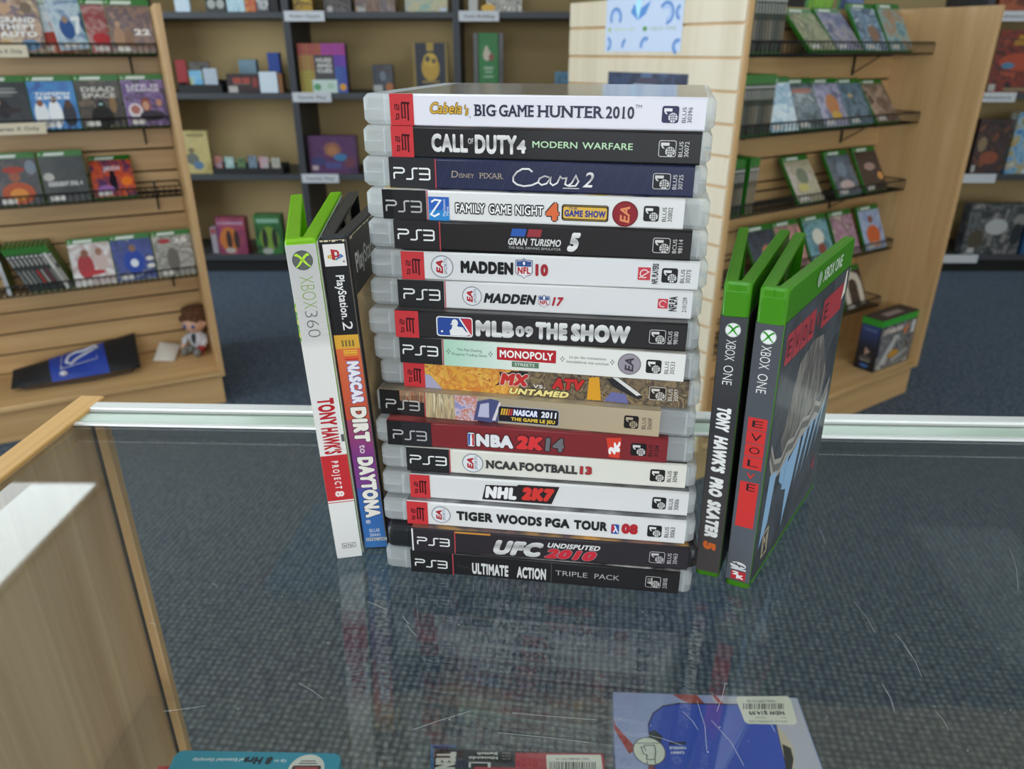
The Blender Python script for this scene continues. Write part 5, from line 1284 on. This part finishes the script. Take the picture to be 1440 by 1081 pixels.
def po1(A, w, h):
    bl, pb = '#6a94d0', '#a8c4ec'
    for cx, cy, r, a0, a1 in ((.14, .34, .07, -40, 220), (.80, .36, .08, -90, 150), (.03, .08, .05, -80, 80), (.30, .06, .05, 100, 200), (.56, .06, .06, 60, 200), (.96, .05, .05, 60, 260), (.97, .36, .05, 100, 260), (.15, .75, .08, -60, 200), (.85, .78, .08, 0, 260)):
        A.ring(cx * w, cy * h, r * w, .03 * w, bl, 2, 14, t0=a0, t1=a1); A.ring(cx * w, cy * h, r * w * .6, .018 * w, pb, 2, 12, t0=a0, t1=a1)
    A.poly([(.34 * w, .38 * h), (.44 * w, .30 * h), (.54 * w, .36 * h), (.60 * w, .48 * h), (.52 * w, .44 * h), (.44 * w, .40 * h), (.38 * w, .46 * h)], '#5a92d6', 2); A.poly([(.40 * w, .44 * h), (.44 * w, .30 * h), (.48 * w, .44 * h), (.46 * w, .60 * h), (.41 * w, .60 * h)], '#b8ecfa', 3)
    A.text('XBOX 360', .12 * w, .40 * w, .205 * h, .235 * h, '#b8cfa4', 3); A.text('XBOX ONE', .60 * w, .93 * w, .205 * h, .235 * h, '#9ab48c', 3); A.ell(.06 * w, .22 * h, .025 * w, .02 * h, '#a4c48c', 3, 12); A.ell(.54 * w, .22 * h, .03 * w, .024 * h, '#5a9a5a', 3, 12)


def po2(A, w, h):
    A.poly([(.25 * w, .82 * h), (.45 * w, .95 * h), (.62 * w, .95 * h), (.72 * w, .82 * h)], '#4a4456', 2); A.rect(.35 * w, .62 * w, .86 * h, .88 * h, '#9ab0c4', 3)


poster('poster', 'white poster with blue swirls fixed to the cream slatwall end', (850.5, 76), (957, 73), 1.50, po1, PM('#ccd9ee'))
poster('poster', 'dark navy poster on the cream slatwall end, half hidden by the stack', (849, 240), (956, 240), end_pt(900, 102).z, po2, art('night_poster', ['#222a40', '#3a4a6a', '#2a3044', '#54688a'], 12, coat=.2))


def strip_label(label, Mx, w, h, txt, col='#d8d6d0', tcol='#4a4844'):
    t = place('shelf_label', label, 'label', Mx, 'shelf edge labels'); mb = MB(); mb.rbox((0, -0.004, 0), (w, 0, h), 'y', 0.002, 0.0005, PM(col), seg=2)
    if txt:
        A = Art(mb, (0, -0.0041, 0), (1, 0, 0), (0, 0, 1), (0, -1, 0), mk=PM); A.text(txt, w * .14, w * .88, h * .34, h * .66, tcol, 1, bold=.02)
    mb.build('card', t)


for px, py, z, w, txt, lb in ((-30, 62, LZ[0], .125, 'Series X Only', 'cream label strip at the left of the top wire shelf'), (-22, 172, LZ[1], .165, 'Series X Only', 'cream label strip at the left of the second wire shelf')):
    strip_label(lb, FL.M @ Matrix.Translation((FL.lx(px, py, .184)[0], .1855, z - .022)), w, .036, txt, '#d8cbb0')
strip_label('blank grey label strip at left end of the second wire shelf of right fixture', FR.M @ Matrix.Translation((-1.197, .1855, RZ[1] - .020)), .085, .038, None, '#bdb8b4')

# ---------------------------------------------------------------- things on the left base: bag, packet, plush doll
bl = FL.Mi @ hitz(17, 552, .14); br = FL.Mi @ hitz(199, 521, .14)
tl = Vector((*FL.lx(20, 525, .21), 0)); tr = Vector((*FL.lx(190, 472, .305), 0))
BL, BR = Vector((bl.x, bl.y, .140)), Vector((br.x, br.y, .140)); TL, TR = Vector((tl.x, .21, tl.y)), Vector((tr.x, .305, tr.y))
t = place('drawstring_bag', 'black drawstring bag with a blue printed panel lying on the left base shelf', 'bag', FL.M @ Matrix.Translation((0, 0, 0)), None)
NU, NV = 18, 8
BK, BLU = M('black_nylon', '#1b1b1f', rough=0.55, noise=0.3, nscale=60), M('blue_nylon', '#2440a0', rough=0.5, noise=0.3, nscale=60)


def bagpt(u, v, side):
    p = BL.lerp(BR, u).lerp(TL.lerp(TR, u), v)
    nrm = ((BR - BL).cross(TL - BL)).normalized()
    e = abs(math.sin(math.pi * min(max(u, 0), 1))) ** .5 * abs(math.sin(math.pi * min(max(v, 0), 1))) ** .6
    return p + nrm * (0.014 * e * side + 0.004 * math.sin(u * 17 + v * 5) * e) + nrm * 0.016


mb = MB()
for side in (1, -1):
    vs = [bagpt(i / NU, j / NV, side) for j in range(NV + 1) for i in range(NU + 1)]
    for j in range(NV):
        for i in range(NU):
            q = [j * (NU + 1) + i, j * (NU + 1) + i + 1, (j + 1) * (NU + 1) + i + 1, (j + 1) * (NU + 1) + i]
            mb.add([vs[k] for k in q], [(0, 1, 2, 3) if side > 0 else (3, 2, 1, 0)], BK)
mb.build('pouch', t, smooth=False)
mb = MB()
for j in range(NV):
    for i in range(5, 13):
        sk = lambda i_, j_: bagpt(i_ / NU - .06 * (j_ / NV) * 0 + .03 * (1 - j_ / NV), j_ / NV, 1) + Vector((0, -.0012, .0012))
        mb.add([sk(i, j), sk(i + 1, j), sk(i + 1, j + 1), sk(i, j + 1)], [(0, 1, 2, 3)], BLU)
PW = M('white_transfer', '#d8d8dc', rough=0.6)
lg = lambda u, v: bagpt(u, v, 1) + Vector((0, -.0028, .0028))
for path, r in (([(.42, .55), (.44, .80), (.50, .86), (.56, .80), (.66, .92), (.68, .80)], .0045), ([(.42, .55), (.46, .46), (.50, .60), (.58, .68), (.68, .80)], .0045), ([(.38, .30), (.385, .92)], .0014), ([(.38, .32), (.67, .42), (.655, .95)], .0014)):
    mb.tube([lg(*p) for p in path], r, PW, n=5)
mb.ball(lg(.40, .16), (.014, .008, .010), PW, 8, 5)
mb.build('printed_panel', t, smooth=False)
mb = MB(); cpts = [bagpt(.02, .08, 1)] + [bagpt(u, -.04 - .10 * math.sin(u * 3.1), 1) for u in (.12, .22, .34, .46, .58, .7, .82, .92)] + [bagpt(.99, .10, 1)]
cpts = [Vector((p.x, p.y, max(p.z, .1412))) for p in cpts]; mb.tube(cpts, .0032, BK, n=6); mb.build('drawstring', t)

pb = FL.Mi @ hitz(221, 506, .138); pc = FL.Mi @ hitz(251, 507, .138)
x2, z2 = FL.lx(260, 483, pb.y + .055); x3, z3 = FL.lx(231, 480, pb.y + .055)
mb = MB(); q = [Vector((pb.x, pb.y, .1385)), Vector((pc.x, pc.y, .1385)), Vector((x2, pb.y + .055, max(z2, .16))), Vector((x3, pb.y + .055, max(z3, .16)))]
nrm = (q[1] - q[0]).cross(q[3] - q[0]).normalized() * .010
cen = sum(q, Vector()) / 4
PK = M('white_packet', '#d6cec4', rough=0.5, noise=0.4, nscale=50)
G = 6; grid = [[(q[0].lerp(q[1], i / G)).lerp(q[3].lerp(q[2], i / G), j / G) for i in range(G + 1)] for j in range(G + 1)]
for sgn in (1, -.2):
    f = lambda i, j: grid[j][i] + nrm * sgn * abs(math.sin(math.pi * i / G) * math.sin(math.pi * j / G)) ** .5
    for j in range(G):
        for i in range(G): mb.add([f(i, j), f(i + 1, j), f(i + 1, j + 1), f(i, j + 1)], [(0, 1, 2, 3) if sgn > 0 else (3, 2, 1, 0)], PK)
o = mb.build('packet'); o.location = FL.M @ Vector((-0.016, 0, 0)); o.rotation_euler = FL.M.to_euler(); tag(o, 'small white packet leaning beside the plush doll on the left base', 'packet')

dx = FL.lx(282, 495, .250)[0]
t = place('plush_doll', 'small seated plush doll with brown hair in the corner of the left base', 'doll', FL.M @ Matrix.Translation((dx, .250, .138)) @ Matrix.Rotation(math.radians(-38), 4, 'Z'), None)
HAIR = M('brown_plush', '#5a3820', rough=0.9, noise=0.8, nscale=90); SKIN = M('peach_plush', '#d0a48a', rough=0.8); TOP = M('white_plush', '#c4c0c4', rough=0.8); GRY = M('grey_plush', '#7a7874', rough=0.8); RDP = M('red_plush', '#9a2c30', rough=0.8)
mb = MB(); mb.ball((0, 0, .052), (.036, .030, .042), TOP); mb.ball((0, -.024, .060), (.012, .008, .024), M('dark_plush', '#2a3438', rough=.8)); mb.build('body', t)
mb = MB(); mb.ball((0, -.004, .125), (.046, .043, .042), SKIN); mb.ball((-.043, -.004, .122), (.008, .010, .012), SKIN); mb.ball((.043, -.004, .122), (.008, .010, .012), SKIN); mb.build('head', t)
mb = MB(); mb.ball((0, .010, .146), (.056, .050, .042), HAIR, jit=.07); mb.ball((0, .026, .120), (.050, .038, .050), HAIR, jit=.07)
for k in range(9): a = k * .7; mb.ball((.036 * math.cos(a), .010 + .034 * math.sin(a), .166), (.018, .017, .018), HAIR, 8, 5, .12)
for k in range(4): mb.ball((-.030 + .020 * k, -.036, .146), (.014, .010, .012), HAIR, 8, 5, .1)
mb.build('hair', t)
for s_ in (-1, 1):
    mb = MB(); mb.ball((s_ * .018, -.044, .118), (.0075, .004, .009), M('blue_eye', '#3a4a8a', rough=.3)); mb.build('eye', t)
    mb = MB(); mb.tube([(s_ * .030, -.004, .070), (s_ * .044, -.022, .050), (s_ * .040, -.038, .036)], [.013, .012, .010], TOP, 8); mb.ball((s_ * .040, -.042, .032), .012, SKIN if s_ < 0 else RDP, 8, 6); mb.build('arm', t)
    mb = MB(); mb.tube([(s_ * .018, -.012, .018), (s_ * .026, -.046, .015)], [.017, .014], RDP if s_ > 0 else GRY, 8); mb.ball((s_ * .028, -.058, .018), (.014, .018, .017), GRY, 8, 6); mb.build('leg', t)

# ================================================================ dark shelving along the back wall
YF, YB = 4.406, 4.86
SZ = [hit(401, py, (0, YF, 0), (0, 1, 0)).z for py in (16.5, 131, 245.5, 359)]
EDGES = [-2.126, -1.209, -0.300, 0.64, 1.585, 2.545, 3.49]
for i in range(6):
    x0, x1 = EDGES[i], EDGES[i + 1]
    pos = ['behind the left slatwall fixture', 'behind the upright cases left of the stack', 'behind the stack', 'hidden behind the cream slatwall end', 'behind the right slatwall fixture', 'at the far right of the photo'][i]
    t = thing('shelving_bay', 'charcoal shelving bay with tan back ' + pos, 'shelving', (x0, YF, 0), group='charcoal shelving along the back wall')
    w = x1 - x0
    for x in (0.0005, w - 0.0185):
        mb = MB(); mb.rbox((x, 0, 0), (x + 0.018, YB - YF, 2.15), 'z', 0.001, 0, DARK, seg=1); mb.build('side_panel', t)
    mb = MB(); mb.box((0.018, YB - YF - 0.02, 0.02), (w - 0.018, YB - YF - 0.008, 2.14), TAN); mb.build('back_panel', t, smooth=False)
    for z in SZ + [SZ[0] + .42]:
        mb = MB(); mb.rbox((0.019, 0.004, z - 0.032), (w - 0.019, YB - YF - 0.021, z), 'x', 0.002, 0, DARK, seg=2); mb.build('shelf_board', t)
    mb = MB(); mb.box((0.019, 0.03, 0), (w - 0.019, 0.05, SZ[3] - 0.033), BLACK); mb.build('kick_board', t, smooth=False)
    mb = MB(); mb.rbox((0.0005, 0, 2.15), (w - 0.0005, YB - YF, 2.17), 'x', 0.002, 0, DARK, seg=2); mb.build('top_board', t)


def bpos(px, py, y=YF): q = hit(px, py, (0, y, 0), (0, 1, 0)); return q.x, q.z


def shelf_box(label, px0, px1, ptop, row, face, depth=0.07, y=0.03, side=None, name='game_box', cat='box', title=None, tcol='#e0dcd4', ty=(.6, .85), tx=(.15, .85), blobs=(), rects=(), group=None, lift=0.0, extra=None, name_part='carton'):
    pb = (16, 131, 245, 358)[row]; yy = YF + y
    xa, _ = bpos(px0, pb, yy); xb, _ = bpos(px1, pb, yy); z0 = SZ[row] + 0.0005 + lift
    zt = bpos((px0 + px1) / 2, ptop, yy)[1]; h = max(zt - z0, .03); w = xb - xa
    t = thing(name, label, cat, (xa, yy, z0), group=group or 'boxes on the back shelving')
    if isinstance(face, str): face = PM(face)
    mb = MB(); mb.rbox((0, 0, 0), (w, depth, h), 'y', 0.002, 0.001, PM(side) if side else face, seg=2)
    mb.box((0.001, -0.0006, 0.001), (w - 0.001, -0.0001, h - 0.001), face); A = Art(mb, (0, -0.0006, 0), (1, 0, 0), (0, 0, 1), (0, -1, 0), eps=1e-4, mk=PM)
    for q_, (cx, cy, rx, ry, c) in enumerate(blobs): A.ell(cx * w, cy * h, rx * w, ry * h, c, 1 + q_ * .15, 16)
    for a0, a1, b0, b1, c in rects: A.rect(a0 * w, a1 * w, b0 * h, b1 * h, c, 2)
    if title:
        L = title.split('/'); hh = (ty[1] - ty[0]) / len(L)
        for i, s_ in enumerate(L): A.text(s_, w * tx[0], w * tx[1], h * (ty[1] - (i + .88) * hh), h * (ty[1] - (i + .1) * hh), tcol, 4, bold=.04)
    if extra: extra(A, w, h)
    mb.build(name_part, t, smooth=False)
    return t


G1 = 'boxes on the upper back shelf'
shelf_box('white folded card leaning at the left end of the upper back shelf', 247, 268, -40, 0, '#c8d8e4', depth=.02, group=G1)
shelf_box('dark box with two pale discs on the upper back shelf', 290, 318, -40, 0, art('bk1', ['#1c2422', '#2c3430', '#141a18'], 12), group=G1, blobs=((.3, .2, .2, .12, '#a8aca8'), (.75, .2, .2, .12, '#a8aca8')))
shelf_box('pale blue speckled box on the upper back shelf', 320, 345, -40, 0, art('bk2', ['#a8c8d8', '#c4dce4', '#8ab0c4'], 40), group=G1)
shelf_box('yellow and red box on the upper back shelf', 345.5, 361, -40, 0, art('bk3', ['#c8a040', '#b8403a', '#d8b050'], 14), group=G1)
shelf_box('grey box with pale capitals on the upper back shelf', 361.5, 379, -40, 0, '#4a4a4c', group=G1, title='TROP', tcol='#d8d8d8', ty=(.02, .34), tx=(.05, .95))
shelf_box('black box beside the shelf upright on the upper back shelf', 380, 392, -40, 0, '#1c1a1e', group=G1)
shelf_box('yellow and brown box above the second shelf label', 413, 440, -40, 0, art('bk4', ['#3a2a14', '#b8922a', '#5a4420', '#c8a43a'], 14), group=G1)
shelf_box('grey stone textured box on the upper back shelf', 456, 494, -40, 0, art('bk5', ['#3a3638', '#6a6260', '#2a282a', '#8a8078'], 22), group=G1, rects=((.12, .32, .0, .14, '#b0aca6'),))
shelf_box('brown crowded box in the middle of the upper back shelf', 500, 556, -40, 0, art('bk6', ['#5a4438', '#8a6a54', '#4a4a5a', '#a08468'], 26), group=G1, rects=((.05, .25, .0, .12, '#a8a4a0'),))
shelf_box('green and sand board game box with round sticker on the upper back shelf', 570, 630, -40, 0, art('bk7', ['#7a9a8a', '#b8a878', '#8a9a94', '#a89a70'], 10), group=G1, blobs=((.88, .06, .09, .05, '#b8c4d0'),))
shelf_box('small white tub on the upper back shelf beside the upright', 659, 672, -6, 0, '#b8b4ac', depth=.05, group=G1)
shelf_box('black and white patterned box with yellow corner on the upper back shelf', 684, 734, -40, 0, art('bk8', ['#2a2a2a', '#b0a898', '#4a4844', '#d8d0c0'], 30), group=G1, blobs=((.05, .1, .2, .1, '#d8a83a'),))

G2 = 'things on the middle back shelf'
def tray(label, px0, px1, ptop, row, depth, y=0.02):
    yy = YF + y; pb = (16, 131, 245, 358)[row]; xa, xb = bpos(px0, pb, yy)[0], bpos(px1, pb, yy)[0]; z0 = SZ[row] + .0005
    h = bpos((px0 + px1) / 2, ptop, yy)[1] - z0; w = xb - xa
    t = thing('card_tray', label, 'tray', (xa, yy, z0), group='card trays on the back shelving'); mb = MB(); c = PM('#131316')
    mb.box((0, 0, 0), (w, depth, .003), c)
    for lo, hi in (((0, 0, .003), (w, .004, h)), ((0, depth - .004, .003), (w, depth, h * 1.5)), ((0, .004, .003), (.004, depth - .004, h * 1.2)), ((w - .004, .004, .003), (w, depth - .004, h * 1.2))): mb.rbox(lo, hi, 'z', .001, 0, c, seg=1)
    for k in range(1, 6): mb.box((w * k / 6 - .001, .004, .003), (w * k / 6 + .001, depth - .004, h * .9), c)
    mb.build('tray_box', t); return t


tray('black card tray holding packs on the middle back shelf', 252, 313, 119, 1, .16)
for lab, a, b, tp, c, y in (('red card pack standing at the left of the black tray', 253, 268, 84, '#a83034', .13), ('light blue card pack at the front of the black tray', 270, 288, 99, art('cp1', ['#5aa8d4', '#8ac4e0', '#c4c05a'], 20), .045), ('white card pack at the right of the black tray', 290, 309, 96, '#b8c4d0', .045), ('dark speckled card pack behind the blue pack', 272, 300, 87, art('cp2', ['#2a2a34', '#6a6458', '#1c1c24'], 40), .12)):
    shelf_box(lab, a, b, tp, 1, c, depth=.008, y=y, lift=.003, group='card packs in the black tray', name='card_pack', cat='card pack', name_part='pack')
shelf_box('dark box with red lettering on the middle back shelf', 321, 366, 104, 1, art('bk9', ['#2a1c1e', '#3a2426', '#221a1c'], 14), group=G2, rects=((.2, .46, .5, .8, '#a8483a'), (.5, .72, .5, .8, '#a8483a'), (.2, .7, .44, .47, '#8a8480'), (.04, .32, .02, .36, '#b8b4ac'), (.8, .96, .3, .8, '#8a3a34')))
shelf_box('small grey blue card box standing behind the red lettered box', 341, 365, 84, 1, '#7a98a8', depth=.05, y=.20, group=G2)
shelf_box('white glossy box on the middle back shelf', 367, 392, 101, 1, '#d4e0ea', depth=.06, group=G2)
shelf_box('tall blue box behind the white glossy box', 382, 398, 74, 1, '#2a4a9a', depth=.05, y=.20, group=G2)
shelf_box('narrow brown box beside the upright on the middle back shelf', 393.5, 399, 103, 1, '#8a5a34', depth=.06, group=G2)
import colorsys


def hues(A, w_, h_):
    for i in range(12):
        for j in range(13):
            u, v = (i + .5) / 12, (j + .5) / 13
            if .33 < u < .72 and .26 < v < .74: continue
            hue = 0.13 if u < .3 and v < .45 else (0.09 if u < .3 and v < .75 else (0.02 if u < .5 and v > .7 else (0.85 if v > .8 else (0.72 if v > .55 else 0.61))))
            r_, g_, b_ = colorsys.hsv_to_rgb(hue + .012 * ((i * 7 + j * 3) % 3), .62, .66)
            A.rect(w_ * i / 12 + .001, w_ * (i + 1) / 12 - .001, h_ * j / 13 + .001, h_ * (j + 1) / 13 - .001, '#%02x%02x%02x' % (int(r_ * 255), int(g_ * 255), int(b_ * 255)), 1)
    A.rect(.34 * w_, .72 * w_, .26 * h_, .74 * h_, '#4a4648', 2)
    A.rect(.26 * w_, .78 * w_, .0, .27 * h_, '#c4d4cc', 3); A.ell(.36 * w_, .12 * h_, .08 * w_, .07 * h_, '#5a9a6a', 4); A.ell(.64 * w_, .14 * h_, .08 * w_, .06 * h_, '#a8c4b0', 4); A.ell(.90 * w_, .12 * h_, .07 * w_, .07 * h_, '#d89a2a', 4)


shelf_box('rainbow gridded square board game box on the middle back shelf', 424, 490, 61, 1, '#4a3a4a', depth=.07, group=G2, title='HUES/AND/CUES', tcol='#d8d4d0', ty=(.40, .72), tx=(.38, .70), extra=hues)
shelf_box('small dark box with price sticker on the middle back shelf', 526, 554, 91, 1, art('bk10', ['#1c1e28', '#3a4450', '#2a2028', '#4a3a34'], 22), depth=.05, group=G2, blobs=((.5, .6, .16, .18, '#6a7480'), (.8, .2, .2, .16, '#a8683a')), rects=((.0, .45, .04, .28, '#a8a8a4'),))
shelf_box('black box with golden egg emblem and gold frame on the middle back shelf', 583, 631, 60, 1, '#1e2230', side='#8a7434', depth=.07, group=G2, blobs=((.5, .50, .26, .26, '#b8922e'), (.5, .66, .20, .14, '#c4a03a'), (.42, .68, .07, .06, '#3a3a2e'), (.6, .64, .06, .05, '#3a3a2e')), rects=((.0, .07, 0, 1, '#8a7434'), (.93, 1, 0, 1, '#8a7434'), (.4, .6, .84, 1, '#a88a34'), (.25, .75, .2, .25, '#8a7434')))
shelf_box('tall green box with pale figure print on the middle back shelf', 674, 701, 46, 1, '#2a7a3c', depth=.08, group=G2, blobs=((.42, .64, .2, .1, '#c8bca8'), (.66, .60, .14, .06, '#8a4a3a'), (.4, .74, .1, .05, '#c8bca8'), (.5, .12, .24, .05, '#8a4a3a')), rects=((.25, .75, .40, .44, '#9ab49a'), (.3, .7, .34, .37, '#9ab49a'), (.25, .75, .26, .29, '#9ab49a')))
for a, b, lb in ((667, 673, 'black slotted rack upright left of the tall green box'), (702, 708, 'black slotted rack upright right of the tall green box')):
    shelf_box(lb, a, b, 46, 1, art('rack', ['#181818', '#3a3834', '#121212'], 60), depth=.07, y=.035, group='slotted rack pieces', name='slotted_rack', cat='rack')
shelf_box('small blue box next to the cream slatwall end', 780, 806, 101, 1, art('bk11', ['#3a5a74', '#5a84a0', '#6a98b4'], 24), depth=.05, group=G2)

G3 = 'things on the lower back shelf'
shelf_box('pale yellow box with printed hunter leaning on the lower back shelf', 264, 300, 184, 2, art('bk12', ['#b8a86a', '#c8b878', '#a89858'], 6), depth=.04, group=G3, blobs=((.3, .35, .25, .14, '#6a7068'), (.5, .2, .2, .1, '#5a7a9a'), (.3, .55, .12, .06, '#7a6a4a')), rects=((.2, .85, .87, .93, '#8a7a4a'),))
tray('long low black tray of card packs on the lower back shelf', 300, 399, 236.5, 2, .14)
for k, (c, nm) in enumerate(((['#5a7ab0', '#b86a3a', '#8aa4c8'], 'blue and orange'), (['#8ab0c8', '#a8c8b0', '#c8d4e0'], 'pale sky blue'), (['#2a4a34', '#6a8a5a', '#1c2c22'], 'dark green'), (['#2a3038', '#8aa0b0', '#1c2024'], 'black and silver'), (['#b88a94', '#c8a0a8', '#a8b0a8'], 'pink'), (['#a8a894', '#c0b8a8', '#8a9a94'], 'pale grey'))):
    shelf_box(nm + ' card pack standing in the long low tray', 302.5 + k * 16.1, 315.5 + k * 16.1, 219 + (k % 3) * 1.5, 2, art('cpl%d' % k, c, 40), depth=.006, y=.05 + .012 * (k % 2), lift=.003, group='card packs in the long tray', name='card_pack', cat='card pack', name_part='pack')
shelf_box('purple board game box with orange circle on the lower back shelf', 437, 504, 191, 2, art('bk13', ['#4a2a54', '#5a3460', '#3a2a4a'], 8), depth=.07, group=G3, blobs=((.5, .64, .18, .20, '#8a5a4a'), (.5, .62, .11, .12, '#a8704a'), (.66, .44, .14, .1, '#3a74a0'), (.2, .34, .16, .12, '#3a3a6a'), (.85, .3, .12, .14, '#6a3a4a')), rects=((.34, .66, .14, .30, '#4a4a84'), (.05, .18, .1, .22, '#b8a8a8')))

G4 = 'boxes on the lowest back shelf'
shelf_box('pink word game box with orange figures on the lowest back shelf', 310, 350, 306, 3, art('bk14', ['#8a3a5a', '#a84a5a', '#7a3468'], 6), depth=.07, group=G4, title='CODENAMES', tcol='#c8a8c4', ty=(.80, .90), tx=(.06, .94), blobs=((.42, .4, .34, .34, '#c8742e'), (.4, .4, .1, .26, '#3a2420'), (.66, .4, .1, .26, '#3a2420'), (.4, .1, .18, .08, '#b8aca4')))
shelf_box('green word game box behind the lime upright case', 363, 401, 302, 3, art('bk15', ['#2a5a34', '#3a7a3a', '#24442c'], 8), depth=.07, group=G4, rects=((.1, .9, .80, .90, '#8ab49a'),), blobs=((.5, .4, .36, .3, '#7a9a34'), (.34, .4, .1, .26, '#1c241c'), (.7, .4, .1, .26, '#1c241c'), (.4, .08, .2, .08, '#a8aca4')))
shelf_box('white and red box tucked left of the pink word game box', 301, 309, 320, 3, '#a8a0a8', depth=.06, y=.05, group=G4, blobs=((.5, .86, .4, .12, '#a83a40'),))

GR = 'boxes on the far right back shelving'
shelf_box('red and brown box above the label at the top right shelf', 1402, 1470, -40, 0, art('br1', ['#7a3a2a', '#a8583a', '#5a2a24'], 16), depth=.08, group=GR)
shelf_box('big dark red fantasy board game box with yellow title at far right', 1386, 1462, 42, 1, art('br2', ['#2a1e24', '#8a3428', '#4a2830', '#a84a30'], 16), side='#7a5a34', depth=.09, group=GR, blobs=((.5, .5, .4, .14, '#a84830'), (.28, .44, .12, .05, '#4a7a9a')), rects=((.30, .98, .76, .84, '#a87c2e'), (.36, .9, .86, .92, '#b88a34'), (.02, .14, .03, .14, '#b4b0aa'), (.3, .9, .03, .08, '#8a7a5a')))
shelf_box('dark portrait box on the third shelf at far right', 1362, 1406, 168, 2, art('br3', ['#2a2a34', '#4a3430', '#22222a', '#7a4a34'], 16), depth=.06, group=GR, blobs=((.2, .55, .14, .14, '#8a7458'), (.5, .3, .3, .12, '#8a4a34')), rects=((.03, .14, .03, .16, '#b0aca8'),))
shelf_box('blue and gold beach scene box at far right', 1412, 1470, 158, 2, art('br4', ['#3a7ab0', '#8ab0c8', '#a88a3a', '#b8c8d0'], 14), depth=.08, group=GR, blobs=((.5, .85, .4, .1, '#8a7a2e'),))
shelf_box('grey misty scene box on the lowest shelf at far right', 1350, 1428, 287, 3, art('br5', ['#3a3e40', '#6a6c6c', '#2a2e34', '#8a8884', '#4a3c2e'], 10), depth=.08, group=GR, blobs=((.52, .55, .2, .16, '#b0b0b0'), (.9, .4, .1, .22, '#22262c'), (.2, .3, .14, .2, '#4a4434')), rects=((.1, .22, .02, .13, '#b4b2ae'),))
shelf_box('dark blue box cut off by the right frame edge on the lowest shelf', 1434, 1475, 318, 3, art('br6', ['#22406a', '#2c5484', '#1c3050'], 14), depth=.07, group=GR)

for px, row, txt, lb in ((399, 0, 'Modern Classics', 'white label reading Modern Classics on the upper back shelf edge'), (411, 1, 'Quick Play', 'white label reading Quick Play under the rainbow box'), (424, 2, 'Family Play', 'white label reading Family Play under the purple box'), (645, 0, 'Deck Building', 'white label reading Deck Building on the upper back shelf edge'),
                         (1398, 0, 'Adventure', 'white label reading Adventure at the top right shelf'), (1375, 1, 'Adventure', 'white label reading Adventure under the dark red fantasy box'), (1349, 2, None, 'blank pale label under the dark portrait box'), (1326, 3, None, 'blank pale label on the lowest shelf edge at far right')):
    pb = (16, 131, 245, 358)[row]; x, _ = bpos(px, pb)
    strip_label(lb, Matrix.Translation((x, YF - .0005, SZ[row] - .046)), .215, .050, txt, '#c9ccd0', '#5a5e66')

bpy.context.view_layer.update()
